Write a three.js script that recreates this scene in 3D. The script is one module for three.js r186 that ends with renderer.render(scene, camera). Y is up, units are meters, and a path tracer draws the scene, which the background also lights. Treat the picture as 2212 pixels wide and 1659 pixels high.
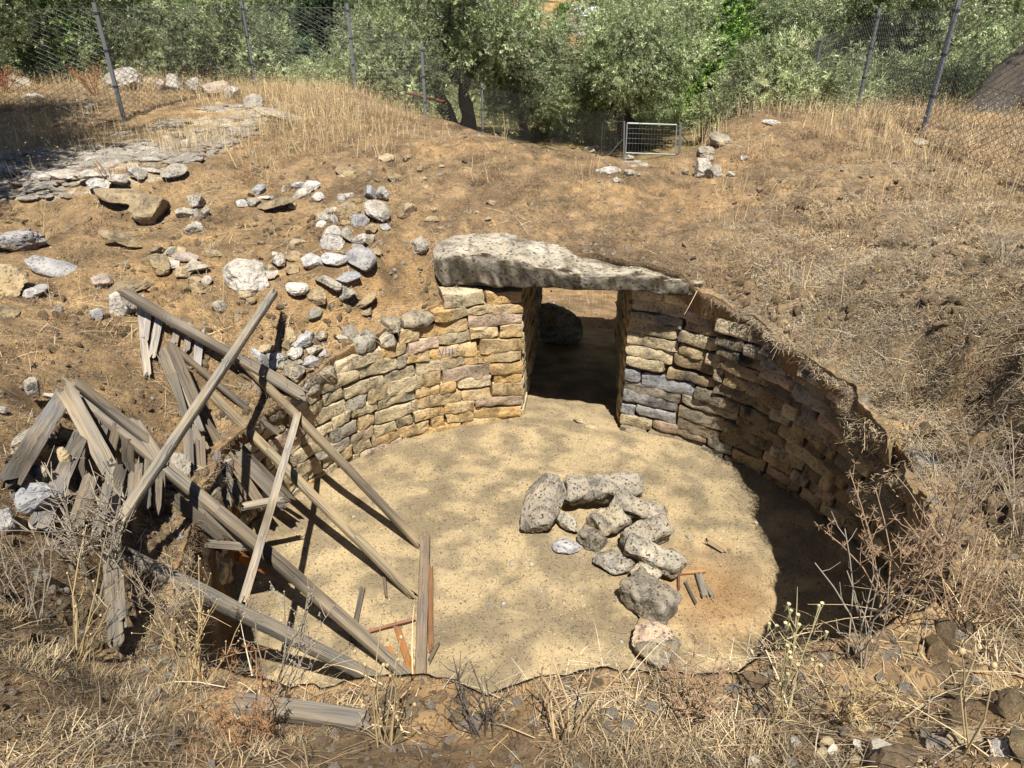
import * as THREE from 'three';
import { Sky } from 'three/addons/objects/Sky.js';
import { mergeGeometries, mergeVertices, toCreasedNormals } from 'three/addons/utils/BufferGeometryUtils.js';

// ---------------------------------------------------------------- camera, sky, sun, exposure
const scene = new THREE.Scene();
const camera = new THREE.PerspectiveCamera(56.84, 4 / 3, 0.05, 3000);
camera.position.set(0, 4.6, 0);
camera.lookAt(0, 4.6 - 0.5 * 10, -0.8660254 * 10);
const SUN = new THREE.Vector3(0.07, 1, 0.5).normalize();
const sky = new Sky();
sky.name = 'sky';
sky.userData = { kind: 'structure', label: 'clear blue summer sky', category: 'sky' };
sky.scale.setScalar(2500);
Object.assign(sky.material.uniforms.turbidity, { value: 1.6 });
sky.material.uniforms.rayleigh.value = 0.45;
sky.material.uniforms.mieCoefficient.value = 0.002;
sky.material.uniforms.sunPosition.value.copy(SUN);
scene.add(sky);
scene.environmentIntensity = 0.1;
const sun = new THREE.DirectionalLight(new THREE.Color(1, 0.95, 0.86), 5);
sun.position.set(0.3, 0, -6).addScaledVector(SUN, 60);
sun.target.position.set(0.3, 0, -6);
sun.castShadow = true;
sun.shadow.mapSize.set(4096, 4096);
Object.assign(sun.shadow.camera, { left: -30, right: 30, top: 30, bottom: -40, near: 1, far: 160 });
sun.shadow.radius = 1;
scene.add(sun, sun.target);
const renderer = new THREE.WebGLRenderer({ antialias: true });
renderer.toneMapping = THREE.LinearToneMapping;
renderer.toneMappingExposure = 1.55;
renderer.shadowMap.enabled = true;

// ---------------------------------------------------------------- small tools
function rng(seed) { let a = (seed * 2654435761) >>> 0 || 1; return () => { a |= 0; a = (a + 0x6d2b79f5) | 0; let t = Math.imul(a ^ (a >>> 15), 1 | a); t = (t + Math.imul(t ^ (t >>> 7), 61 | t)) ^ t; return ((t ^ (t >>> 14)) >>> 0) / 4294967296; }; }
const clamp = (x, a = 0, b = 1) => Math.min(b, Math.max(a, x));
const lerp = (a, b, t) => a + (b - a) * t;
const sstep = (a, b, x) => { const t = clamp((x - a) / (b - a)); return t * t * (3 - 2 * t); };
const hsh = (x, y, z) => { let h = Math.imul(x, 374761393) ^ Math.imul(y, 668265263) ^ Math.imul(z, 2147483647 ^ 0x5bd1e995); h = Math.imul(h ^ (h >>> 13), 1274126177); return ((h ^ (h >>> 16)) >>> 0) / 4294967296; };
function vnoise(x, y, z) {                                    // -1..1
  const xi = Math.floor(x), yi = Math.floor(y), zi = Math.floor(z);
  let u = x - xi, v = y - yi, w = z - zi; u = u * u * (3 - 2 * u); v = v * v * (3 - 2 * v); w = w * w * (3 - 2 * w);
  const a = lerp(lerp(hsh(xi, yi, zi), hsh(xi + 1, yi, zi), u), lerp(hsh(xi, yi + 1, zi), hsh(xi + 1, yi + 1, zi), u), v);
  const b = lerp(lerp(hsh(xi, yi, zi + 1), hsh(xi + 1, yi, zi + 1), u), lerp(hsh(xi, yi + 1, zi + 1), hsh(xi + 1, yi + 1, zi + 1), u), v);
  return lerp(a, b, w) * 2 - 1;
}
function fbm(x, y, z, o = 4) { let s = 0, a = 0.5; for (let i = 0; i < o; i++) { s += a * vnoise(x, y, z); x *= 2.03; y *= 2.03; z *= 2.03; x += 7.1; a *= 0.5; } return s; }
const V = (x, y, z) => new THREE.Vector3(x, y, z);
// a viewing ray of the photograph's camera (pixel grid 2212 x 1659) and the place where it meets a height or the ground
const RAY = (px, py) => { const dx = (px - 1106) / 1533, dy = -(py - 829.5) / 1533; return V(dx, -0.5 + dy * 0.8660254, -0.8660254 - dy * 0.5); };
const EYE = V(0, 4.6, 0);
const spot = (px, py, y) => { const d = RAY(px, py); return EYE.clone().addScaledVector(d, (y - 4.6) / d.y); };
const taken = {};
function numbered(n) { const k = taken[n] = (taken[n] ?? -1) + 1; return k ? `${n}_${String(k).padStart(3, '0')}` : n; }
function tag(o, label, category, group, kind) {
  if (label) o.userData.label = label; if (category) o.userData.category = category;
  if (group) o.userData.group = group; if (kind) o.userData.kind = kind; return o;
}
function shade(o) { o.traverse((c) => { if (c.isMesh) { c.castShadow = c.receiveShadow = true; } }); return o; }
function thing(name, label, category, group) { const o = new THREE.Group(); o.name = numbered(name); tag(o, label, category, group); scene.add(o); return o; }
function part(name, geo, mat, parent) { const m = new THREE.Mesh(geo, mat); m.name = name; m.castShadow = m.receiveShadow = true; (parent || scene).add(m); return m; }
function solo(name, geo, mat, label, category, group) { const m = part(numbered(name), geo, mat, scene); return tag(m, label, category, group); }

// ---------------------------------------------------------------- textures (colour, grain, fine relief)
function pnoise(P, seed) {                                      // tiles over P cells, P a power of two
  const T = new Float32Array(P * P), k = P - 1; for (let y = 0; y < P; y++) for (let x = 0; x < P; x++) T[y * P + x] = hsh(x, y, seed);
  return (x, y) => { const xi = Math.floor(x), yi = Math.floor(y); let u = x - xi, v = y - yi; u = u * u * (3 - 2 * u); v = v * v * (3 - 2 * v); const x0 = xi & k, x1 = (xi + 1) & k, y0 = (yi & k) * P, y1 = ((yi + 1) & k) * P; const a = T[y0 + x0], b = T[y1 + x0], p = a + (T[y0 + x1] - a) * u; return p + (b + (T[y1 + x1] - b) * u - p) * v; };
}
function tfbm(base, oct, seed) { const fs = []; for (let i = 0; i < oct; i++) fs.push(pnoise(base << i, seed + i)); return (u, v) => { let s = 0, a = 0.5, t = 0; for (let i = 0; i < oct; i++) { const k = base << i; s += a * fs[i](u * k, v * k); t += a; a *= 0.55; } return s / t; }; }
const toS = (l) => { l = clamp(l); return Math.round(255 * (l <= 0.0031308 ? 12.92 * l : 1.055 * Math.pow(l, 1 / 2.4) - 0.055)); };
function makeTex(n, m, colour, data, lin) {                  // data(i) -> [r,g,b] linear
  const px = new Uint8Array(n * m * 4);
  for (let i = 0; i < n * m; i++) { const c = colour(i); if (lin) { px[4 * i] = px[4 * i + 1] = px[4 * i + 2] = clamp(c) * 255; } else { px[4 * i] = toS(c[0]); px[4 * i + 1] = toS(c[1]); px[4 * i + 2] = toS(c[2]); } px[4 * i + 3] = 255; }
  const t = new THREE.DataTexture(px, n, m, THREE.RGBAFormat); t.wrapS = t.wrapT = THREE.RepeatWrapping; t.magFilter = THREE.LinearFilter; t.minFilter = THREE.LinearMipmapLinearFilter; t.generateMipmaps = true;
  if (!lin) t.colorSpace = THREE.SRGBColorSpace; t.needsUpdate = true; return t;
}
function strokes(col, hgt, n, count, seed, pick, len, wid) {  // short straws and chips laid on a tile, wrapped round its edges
  const R = rng(seed);
  for (let k = 0; k < count; k++) {
    const x0 = R() * n, y0 = R() * n, a = R() * 6.283, L = len[0] + (len[1] - len[0]) * R() * R(), w = wid[0] + (wid[1] - wid[0]) * R(), c = pick(R), bend = (R() - 0.5) * 0.03, hh = 0.35 + 0.5 * R();
    let ang = a, x = x0, y = y0;
    for (let s = 0; s < L; s++) {
      x += Math.cos(ang); y += Math.sin(ang); ang += bend;
      for (let q = -w; q <= w; q++) { const X = ((Math.round(x - Math.sin(ang) * q) % n) + n) % n, Y = ((Math.round(y + Math.cos(ang) * q) % n) + n) % n, i = Y * n + X; const f = 1 - 0.25 * Math.abs(q) / (w + 0.5); col[3 * i] = c[0] * f; col[3 * i + 1] = c[1] * f; col[3 * i + 2] = c[2] * f; hgt[i] = Math.max(hgt[i], hh); }
    }
  }
}
function blots(col, hgt, n, count, seed, pick, rad, lift) {   // pebbles and crumbs
  const R = rng(seed);
  for (let k = 0; k < count; k++) {
    const x0 = R() * n, y0 = R() * n, r = rad[0] + (rad[1] - rad[0]) * R() ** 3, c = pick(R), e = 0.6 + 0.4 * R(), a = R() * 3.14, ca = Math.cos(a), sa = Math.sin(a), r2 = Math.ceil(r);
    for (let j = -r2; j <= r2; j++) for (let i = -r2; i <= r2; i++) {
      const p = (i * ca + j * sa) / r, q = (-i * sa + j * ca) / (r * e), d = p * p + q * q + 0.35 * (hsh(i >> 1, j >> 1, k) - 0.5); if (d > 1) continue;
      const X = (((x0 + i) | 0) % n + n) % n, Y = (((y0 + j) | 0) % n + n) % n, t = Y * n + X; const f = 0.85 + 0.3 * hsh(i, j, k + 9);
      col[3 * t] = c[0] * f; col[3 * t + 1] = c[1] * f; col[3 * t + 2] = c[2] * f; if (lift) hgt[t] = clamp(0.45 + lift * (1 - d));
    }
  }
}
function groundTex(n, seed, soil, dark, straw, nStraw, pebble, nPeb, patch = 1) {
  const col = new Float32Array(n * n * 3), hgt = new Float32Array(n * n), f1 = tfbm(4, 6, seed), f2 = tfbm(32, 4, seed + 20), f3 = tfbm(8, 3, seed + 40);
  for (let y = 0; y < n; y++) for (let x = 0; x < n; x++) { const i = y * n + x, u = x / n, v = y / n, a = f1(u, v), b = f2(u, v), g = hsh(x, y, seed), k = clamp((f3(u, v) - 0.42) * 3.2) * 0.6 * patch + clamp((b - 0.45) * 2) * 0.4, s = 0.72 + 0.4 * a + 0.22 * (b - 0.5) + 0.16 * (g - 0.5); for (let c = 0; c < 3; c++) col[3 * i + c] = lerp(soil[c], dark[c], k) * s; hgt[i] = 0.2 * a + 0.25 * b + 0.06 * g; }
  blots(col, hgt, n, nPeb, seed + 3, pebble, [1, 9], 0.35);
  if (nStraw) strokes(col, hgt, n, nStraw, seed + 5, straw, [8, 70], [0, 1]);
  return { map: makeTex(n, n, (i) => [col[3 * i], col[3 * i + 1], col[3 * i + 2]]), bump: makeTex(n, n, (i) => hgt[i], null, true) };
}
const mixc = (a, b, t) => [lerp(a[0], b[0], t), lerp(a[1], b[1], t), lerp(a[2], b[2], t)];
const TG = groundTex(2048, 11, [0.355, 0.24, 0.12], [0.165, 0.11, 0.058],
  (R) => { const t = R(); return t < 0.45 ? mixc([0.085, 0.055, 0.032], [0.2, 0.14, 0.08], R()) : t < 0.8 ? mixc([0.24, 0.17, 0.095], [0.42, 0.31, 0.17], R()) : mixc([0.3, 0.25, 0.19], [0.5, 0.42, 0.3], R()); }, 26000,
  (R) => R() < 0.6 ? mixc([0.4, 0.28, 0.14], [0.55, 0.42, 0.25], R()) : mixc([0.15, 0.1, 0.06], [0.3, 0.2, 0.1], R()), 5200);
const TF = groundTex(2048, 57, [0.37, 0.295, 0.18], [0.19, 0.15, 0.095],
  (R) => R() < 0.5 ? mixc([0.13, 0.085, 0.045], [0.24, 0.165, 0.09], R()) : mixc([0.38, 0.27, 0.14], [0.5, 0.38, 0.2], R()), 5200,
  (R) => R() < 0.55 ? mixc([0.36, 0.29, 0.18], [0.5, 0.42, 0.29], R()) : mixc([0.18, 0.14, 0.09], [0.28, 0.215, 0.13], R()), 15000, 0.35);
function rockTex(n, seed, spots, amp, pits) {
  const col = new Float32Array(n * n * 3), hgt = new Float32Array(n * n), f1 = tfbm(4, 6, seed), f2 = tfbm(32, 4, seed + 9), f3 = tfbm(8, 4, seed + 30);
  for (let y = 0; y < n; y++) for (let x = 0; x < n; x++) {
    const i = y * n + x, u = x / n, v = y / n, a = f1(u, v), b = f2(u, v), g = hsh(x, y, seed), l = f3(u, v);
    let s = 0.78 + amp * (a - 0.5) * 1.6 + 0.35 * (b - 0.5) + 0.12 * (g - 0.5); const pit = pits * clamp((0.36 - b) * 6); s *= 1 - 0.75 * pit;
    const w = clamp((l - 0.56) * 7) * 0.7; col[3 * i] = lerp(s, s * 0.42, w); col[3 * i + 1] = lerp(s, s * 0.44, w); col[3 * i + 2] = lerp(s, s * 0.5, w); hgt[i] = 0.5 + 0.5 * (a - 0.5) + 0.5 * (b - 0.5) - 0.35 * pit + 0.05 * g;
  }
  if (spots) { const g2 = new Float32Array(n * n); blots(col, g2, n, spots, seed + 70, (R) => R() < 0.62 ? mixc([0.12, 0.11, 0.1], [0.32, 0.29, 0.25], R()) : R() < 0.7 ? mixc([0.75, 0.75, 0.72], [0.98, 0.96, 0.9], R()) : mixc([0.7, 0.5, 0.25], [0.9, 0.7, 0.42], R()), [2, 26], 0); }
  return { map: makeTex(n, n, (i) => [col[3 * i], col[3 * i + 1], col[3 * i + 2]]), bump: makeTex(n, n, (i) => hgt[i], null, true) };
}
const TR = rockTex(1024, 101, 0, 0.5, 0.8), TL = rockTex(1024, 203, 520, 0.5, 0.5);
function woodTex(w, h, seed) {
  const g1 = pnoise(64, seed), g2 = pnoise(256, seed + 1), g3 = pnoise(16, seed + 2), col = new Float32Array(w * h * 3), hgt = new Float32Array(w * h);
  for (let y = 0; y < h; y++) for (let x = 0; x < w; x++) {
    const u = x / w, v = y / h, wob = 0.02 * (g3(u * 16, v * 16) - 0.5), i = y * w + x; const a = g1(u * 3, (v + wob) * 64), b = g2(u * 6, (v + wob) * 256), c = g3(u * 5, v * 16);
    const crack = clamp((0.2 - g2(u * 2 + 9, (v + wob * 2) * 128)) * 9) * clamp((g3(u * 4 + 3, v * 16) - 0.35) * 4);
    const s = (0.55 + 0.38 * a + 0.28 * b + 0.3 * (c - 0.5) + 0.08 * (hsh(x, y, 3) - 0.5)) * (1 - 0.82 * crack), k = clamp(c * 1.4 - 0.3);
    col[3 * i] = s * lerp(0.92, 1.06, k); col[3 * i + 1] = s * lerp(0.95, 0.96, k); col[3 * i + 2] = s * lerp(1, 0.82, k); hgt[i] = 0.35 + 0.3 * a + 0.3 * b - 0.45 * crack;
  }
  return { map: makeTex(w, h, (i) => [col[3 * i], col[3 * i + 1], col[3 * i + 2]]), bump: makeTex(w, h, (i) => hgt[i], null, true) };
}
const TW = woodTex(1024, 1024, 301);
const lin = (r, g, b) => new THREE.Color().setRGB(r, g, b);
const std = (o) => new THREE.MeshStandardMaterial({ roughness: 0.95, metalness: 0, ...o });
const M = {
  ground: std({ map: TG.map, bumpMap: TG.bump, bumpScale: 0.012, vertexColors: true, roughness: 1 }),
  floor: std({ map: TF.map, bumpMap: TF.bump, bumpScale: 0.01, vertexColors: true, roughness: 1 }),
  stone: std({ map: TR.map, bumpMap: TR.bump, bumpScale: 0.012, vertexColors: true }),
  lichen: std({ map: TL.map, bumpMap: TL.bump, bumpScale: 0.014, vertexColors: true }),
  steel: std({ color: lin(0.2, 0.215, 0.22), roughness: 0.6, metalness: 0.35 }),
  wire: std({ color: lin(0.15, 0.155, 0.15), roughness: 0.55, metalness: 0.5 }),
  gate: std({ color: lin(0.34, 0.37, 0.39), roughness: 0.5, metalness: 0.4 }),
  darksteel: std({ color: lin(0.05, 0.052, 0.055), roughness: 0.6, metalness: 0.3 }),
  rust: std({ color: lin(0.13, 0.045, 0.03), roughness: 0.9 }),
  blue: std({ color: lin(0.05, 0.13, 0.42), roughness: 0.85 }),
  straw: std({ color: lin(1, 1, 1), vertexColors: true, roughness: 0.9, side: THREE.DoubleSide }),
  leaf: new THREE.MeshPhysicalMaterial({ color: lin(2.35, 2.3, 2.2), vertexColors: true, roughness: 0.9, transmission: 0.35, thickness: 0, side: THREE.DoubleSide }),
  bark: std({ map: TW.map, bumpMap: TW.bump, bumpScale: 0.03, color: lin(0.1, 0.085, 0.07) }),
  white: std({ color: lin(0.62, 0.64, 0.66), roughness: 0.6 }),
  brick: std({ color: lin(0.3, 0.12, 0.07), roughness: 0.9 }),
};

// ---------------------------------------------------------------- the lie of the land
const C = V(0.32, 0, -4.08), D2R = Math.PI / 180;
function table(rows) { return (a) => { if (a <= rows[0][0]) return rows[0][1]; for (let i = 1; i < rows.length; i++) if (a <= rows[i][0]) { const t = (a - rows[i - 1][0]) / (rows[i][0] - rows[i - 1][0]); return lerp(rows[i - 1][1], rows[i][1], t * t * (3 - 2 * t)); } return rows[rows.length - 1][1]; }; }
const RIM = [[-180, 2.62, 2.74], [-168, 2.62, 2.61], [-152, 2.66, 2.34], [-143, 2.62, 2.1], [-132, 2.58, 1.85], [-118, 2.52, 1.55], [-105, 2.55, 1.36], [-95, 2.6, 1.25], [-82, 2.76, 1.16], [-72, 2.9, 1.13], [-58, 2.9, 1.2], [-50, 2.92, 1.27], [-40, 2.94, 1.38], [-28, 3.0, 1.5], [-22, 3.02, 1.55], [-14, 3.25, 1.85], [0, 3.25, 1.95], [8, 3.12, 2.04], [18, 2.84, 2.1], [28, 2.74, 2.1], [34, 2.74, 1.96], [42, 2.74, 1.84], [54, 2.55, 1.8], [72, 2.38, 1.85], [85, 2.25, 1.9], [105, 2.2, 1.95], [125, 2.25, 2.2], [150, 2.52, 2.58], [168, 2.56, 2.7], [180, 2.62, 2.74]];
const rimBase = table(RIM.map((r) => [r[0], r[1]])), rimR = (phi) => rimBase(phi) + 0.1 * fbm(7 * Math.sin(phi * D2R), 7 * Math.cos(phi * D2R), 2, 4), rimY = table(RIM.map((r) => [r[0], r[2]]));
const leanR = table([[-180, 2.75], [-160, 2.72], [-140, 2.6], [-118, 2.5], [-105, 2.52], [-95, 2.56], [-82, 2.74], [-70, 2.9], [-4, 2.96], [18, 2.92], [31, 2.88], [42, 2.72], [54, 2.52], [72, 2.36], [90, 2.24], [110, 2.2], [140, 2.4], [180, 2.75]]);   // radius of the wall face at its top
const footR = table([[-180, 2.96], [-160, 2.7], [-140, 2.42], [-110, 2.32], [-95, 2.52], [-80, 2.82], [-70, 2.96], [180, 2.96]]);                    // and at the floor
const faceR = (phi, y) => footR(phi) - (footR(phi) - leanR(phi)) * Math.pow(clamp(y / Math.max(1.7, rimY(phi)), 0, 1.1), 1.35);
const polar = (phi, r, y) => V(C.x + r * Math.sin(phi * D2R), y, C.z - r * Math.cos(phi * D2R));
const CP = [];
const add = (px, py, y) => { const p = spot(px, py, y); CP.push([p.x, p.z, y]); };
[[480, 640, 1.85], [600, 600, 1.87], [700, 700, 1.62], [780, 640, 1.75], [850, 600, 1.85], [900, 520, 2.02], [420, 560, 2.0], [300, 520, 2.12], [320, 440, 2.26], [210, 415, 2.4], [370, 396, 2.42], [540, 322, 2.5], [640, 430, 2.22], [760, 420, 2.28], [840, 400, 2.34], [100, 480, 2.12], [90, 425, 2.3], [40, 570, 2.13], [150, 650, 2.03], [60, 700, 2.08], [100, 900, 1.98], [250, 800, 1.75], [380, 860, 1.45], [50, 1200, 2.2], [200, 1400, 2.5], [50, 1000, 2.12], [220, 1080, 1.9],
  [100, 330, 2.42], [300, 330, 2.44], [270, 267, 2.4], [450, 260, 2.45], [560, 192, 2.35], [650, 205, 2.42], [770, 202, 2.45], [0, 250, 2.4], [100, 172, 2.2],
  [1000, 480, 2.12], [1200, 545, 2.06], [1400, 590, 1.98], [1100, 440, 2.26], [1200, 390, 2.4], [1050, 293, 2.5], [930, 272, 2.5], [860, 250, 2.47], [1200, 303, 2.55], [1350, 334, 2.42], [1440, 357, 2.32], [1300, 450, 2.22], [1480, 365, 2.32], [1560, 270, 2.55], [1660, 247, 2.62], [1760, 251, 2.62], [1880, 264, 2.6], [1990, 302, 2.55], [1600, 450, 2.3], [1700, 350, 2.5], [1900, 400, 2.55], [2100, 400, 2.55], [1600, 600, 2.04], [1700, 560, 2.15], [1800, 700, 2.08], [2000, 500, 2.5], [2000, 700, 2.32], [1900, 800, 2.06], [2100, 800, 2.42], [2212, 800, 2.6], [2212, 600, 2.62], [2212, 1100, 2.6], [2100, 1100, 2.38], [2212, 1400, 2.72], [2080, 1250, 2.42], [2000, 1380, 2.55], [1106, 1600, 2.95], [600, 1600, 2.9], [1600, 1600, 2.95], [100, 1600, 2.88], [2100, 1600, 2.95], [2100, 330, 2.45], [2150, 270, 2.3]].forEach((a) => add(...a));
[[0, 0.4, 3.02], [3, 0.5, 3.1], [-3, 0.5, 3], [0, 5, 3.1], [7, 2, 3], [-7, 2, 2.9], [6, -5, 2.7], [8, -11, 2.55], [12, -9, 2.5], [-9, -6, 2.5], [-10, -12, 2.3], [-1, -20, 0.9], [1.5, -19, -0.6], [4.2, -24.6, -1], [2.2, -16, -0.9], [2.9, -13, 1.5], [2.6, -11.8, 1.95], [3.1, -14.5, 0.8], [7.5, -16, 2.1], [8.2, -21, 1.3], [1.5, -13.5, 1.2], [0, -13.8, 1.4], [3.4, -15, 0.6], [4, -18, -0.5], [5.6, -19, 0.6], [-2.1, -17, 1.5], [-5, -20, 1.9], [-4, -27, 0.2], [-9, -22, 1.5], [0, -26, -0.4], [10, -18, 1.7], [12, -25, 0.6], [8, -29, -0.8], [0, -36, -1.5], [-12, -34, -0.5], [14, -36, -1], [-20, -20, 1.6], [20, -20, 1.2], [-22, 0, 2.5], [22, 0, 2.7], [0, 20, 3.4]].forEach((a) => CP.push(a));
for (const [a, r, y] of RIM) { const p = polar(a, r + 0.12, y); CP.push([p.x, p.z, y + 0.03]); }
const EPS2 = 0.25, ker = (dx, dz) => Math.sqrt(dx * dx + dz * dz + EPS2);
const RBF = (() => {                                         // multiquadric surface through the control points
  const n = CP.length, N = n + 1, A = [];
  for (let i = 0; i < n; i++) { const r = new Float64Array(N + 1); for (let j = 0; j < n; j++) r[j] = ker(CP[i][0] - CP[j][0], CP[i][1] - CP[j][1]); r[i] -= 0.02; r[n] = 1; r[N] = CP[i][2]; A.push(r); }
  const l = new Float64Array(N + 1); for (let j = 0; j < n; j++) l[j] = 1; A.push(l);
  for (let i = 0; i < N; i++) { let p = i; for (let k = i + 1; k < N; k++) if (Math.abs(A[k][i]) > Math.abs(A[p][i])) p = k; [A[i], A[p]] = [A[p], A[i]]; for (let k = i + 1; k < N; k++) { const f = A[k][i] / A[i][i]; if (f) for (let j = i; j <= N; j++) A[k][j] -= f * A[i][j]; } }
  const w = new Float64Array(N); for (let i = N - 1; i >= 0; i--) { let s = A[i][N]; for (let j = i + 1; j < N; j++) s -= A[i][j] * w[j]; w[i] = s / A[i][i]; }
  return (x, z) => { let s = w[n]; for (let i = 0; i < n; i++) s += w[i] * ker(x - CP[i][0], z - CP[i][1]); return s; };
})();
const farZ = table([[-900, 150], [-420, 60], [-220, 16], [-140, 0.6], [-105, -2.2], [-60, -2.6], [-36, -1.5], [-15, 1.5], [10, 3.2], [60, 5], [600, 30]]);
const DOOR = V(0.68, 0, -6.98), AX = V(0.115, 0, -0.9934).normalize(), SIDE = V(-AX.z, 0, AX.x);   // passage axis and its right-hand side
const dromosFloor = (d) => (d < 2.6 ? -0.1 * d : d < 6.5 ? lerp(-0.26, -0.95, (d - 2.6) / 3.9) : -0.95);
const HOL = [];                                               // hollows washed out of the right bank: x, z, radius, depth
function land(x, z, fine = true) {
  const dx = x - C.x, dz = z - C.z, r = Math.hypot(dx, dz), phi = Math.atan2(dx, -dz) / D2R, rr = rimR(phi);
  const dist = Math.hypot(x, z + 8); let b;
  if (dist < 45) { b = RBF(x, z); if (dist > 26) b = lerp(b, farZ(z) + 0.8 * fbm(x * 0.03, 3, z * 0.03, 3), sstep(26, 45, dist)); } else b = farZ(z) + 0.8 * fbm(x * 0.03, 3, z * 0.03, 3);
  const e = r - rr, ry = rimY(phi);
  if (e < 0.7) b = lerp(ry, b, sstep(-0.02, 0.7, e));
  if (fine) {
    const right = sstep(10, 50, phi) * (1 - sstep(150, 175, phi)), amp = (0.06 + 0.14 * right) * (0.35 + 0.65 * sstep(0, 0.5, e));
    b += amp * fbm(x * 1.7, 1.3, z * 1.7, 3);
    if (dist < 22) b += (0.04 + 0.045 * right) * fbm(x * 7, 5.1, z * 7, 3) * (0.4 + 0.6 * sstep(0, 0.3, e)); if (dist < 9) b += 0.018 * fbm(x * 24, 3.1, z * 24, 2) * sstep(9, 7, dist); for (const h of HOL) { const q = ((x - h[0]) ** 2 + (z - h[1]) ** 2) / (h[2] * h[2]); if (q < 4) b -= h[3] * Math.exp(-q * q * 1.2); }
    if (right > 0.1 && dist < 10) b -= 0.13 * right * sstep(0.02, 0.3, e) * clamp((fbm(x * 1.5 + 4, 2.2, z * 3.6, 3) - 0.17) * 6);
  }
  const d = (x - DOOR.x) * AX.x + (z - DOOR.z) * AX.z, s = (x - DOOR.x) * SIDE.x + (z - DOOR.z) * SIDE.z;
  if (d > 2.5 && d < 14) { const half = 0.74, fall = 0.25 + clamp(0.5 * (d - 3), 0, 1.6), cut = (1 - sstep(half - 0.1, half + fall, Math.abs(s))) * sstep(2.85, 3.0, d); if (cut > 0) b = Math.min(b, lerp(b, dromosFloor(d), cut)); }
  return b;
}
function hit(px, py, lift = 0) {                              // where a viewing ray meets the land
  const d = RAY(px, py); let t = 1.2, p;
  for (let i = 0; i < 4000; i++) { p = EYE.clone().addScaledVector(d, t); const g = insidePit(p.x, p.z) ? 0 : land(p.x, p.z, false); if (p.y - g < 0.005 + lift) break; t += Math.max(0.004, Math.min(0.25, (p.y - g) * 0.35)); if (t > 160) break; }
  p.t = t; return p;
}
function insidePit(x, z) { const dx = x - C.x, dz = z - C.z; return Math.hypot(dx, dz) < rimR(Math.atan2(dx, -dz) / D2R) - 0.02; }
function slopeN(x, z) { const e = 0.06, a = land(x + e, z, false) - land(x - e, z, false), b = land(x, z + e, false) - land(x, z - e, false); return V(-a, 2 * e, -b).normalize(); }

for (const [x, y, r, d] of [[1965, 850, 0.2, 0.42], [2012, 960, 0.2, 0.4], [2140, 790, 0.2, 0.4], [2170, 930, 0.18, 0.4], [1880, 690, 0.14, 0.2], [2080, 620, 0.17, 0.25], [2190, 640, 0.18, 0.28], [1760, 480, 0.15, 0.13], [1900, 520, 0.16, 0.16], [2120, 1280, 0.17, 0.3], [2060, 1060, 0.15, 0.3], [1950, 610, 0.13, 0.18], [2110, 700, 0.14, 0.26], [2020, 760, 0.12, 0.22], [2190, 1120, 0.17, 0.3], [1800, 590, 0.12, 0.12], [2200, 800, 0.14, 0.3], [120, 560, 0.2, 0.14], [130, 870, 0.24, 0.32], [90, 980, 0.24, 0.28], [240, 720, 0.18, 0.14], [60, 760, 0.18, 0.16], [470, 480, 0.16, 0.1], [320, 610, 0.16, 0.1]]) { const p = hit(x, y); HOL.push([p.x, p.z, r, d]); }
const PAVE = [[-20, 402], [210, 408], [380, 388], [548, 308], [600, 250], [470, 225], [330, 275], [180, 300], [-20, 330]].map(([x, y]) => { const p = spot(x, y, 2.43); return [p.x, p.z]; });
function inPave(x, z) { let c = false; if (z > -5 || z < -20 || x > 0) return c; for (let i = 0, j = PAVE.length - 1; i < PAVE.length; j = i++) { const a = PAVE[i], q = PAVE[j]; if ((a[1] > z) !== (q[1] > z) && x < (q[0] - a[0]) * (z - a[1]) / (q[1] - a[1]) + a[0]) c = !c; } return c; }
const BARE = (() => { const p = hit(2050, 880); return [p.x, p.z]; })();
// tint of the ground's own colour (bare orange soil, litter, pale dust), plus painted shade under the near straw
function soilTint(x, y, z, phi, r) {
  const n1 = fbm(x * 0.9 + 3, y * 0.5, z * 0.9, 4), n2 = fbm(x * 3.1, y * 3, z * 3.1 + 8, 3), n3 = fbm(x * 9, y * 9 + 2, z * 9, 3);
  let c = [0.95, 0.92, 0.9];
  c = mixc(c, [1.22, 1.12, 0.95], clamp((n1 - 0.02) * 2.2));                 // bare soil
  c = mixc(c, [0.55, 0.53, 0.52], clamp((n2 - 0.02) * 3) * 0.85);            // brown litter
  const right = sstep(15, 55, phi) * (1 - sstep(150, 178, phi)) * (1 - sstep(6, 10, r)); c = mixc(c, [0.86, 0.9, 0.95], right * 0.7); const nr = sstep(135, 165, Math.abs(phi)); c = mixc(c, [0.72, 0.66, 0.6], nr * 0.6); if (inPave(x, z)) c = mixc(c, [1.75, 2.2, 3.1], clamp(0.45 + n2 * 1.5 + n3));  // nr darkens the near rim: shade in the gaps between straws, as colour
  const left = sstep(-165, -120, phi) * (1 - sstep(-45, -20, phi)) * sstep(3, 3.6, r); c = mixc(c, [1.05, 1.0, 0.9], left * 0.3);
  const q = Math.hypot(x - BARE[0], z - BARE[1]); c = mixc(c, [1.5, 1.4, 1.15], sstep(0.36, 0.2, q + 0.2 * n2));
  if (z < -24) c = mixc(c, [0.75, 0.85, 0.6], 0.6);
  if (z < -90) c = [1.35, 1.25, 1.0];
  const k = 1 + 0.6 * n3; return [c[0] * k, c[1] * k, c[2] * k];
}
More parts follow.
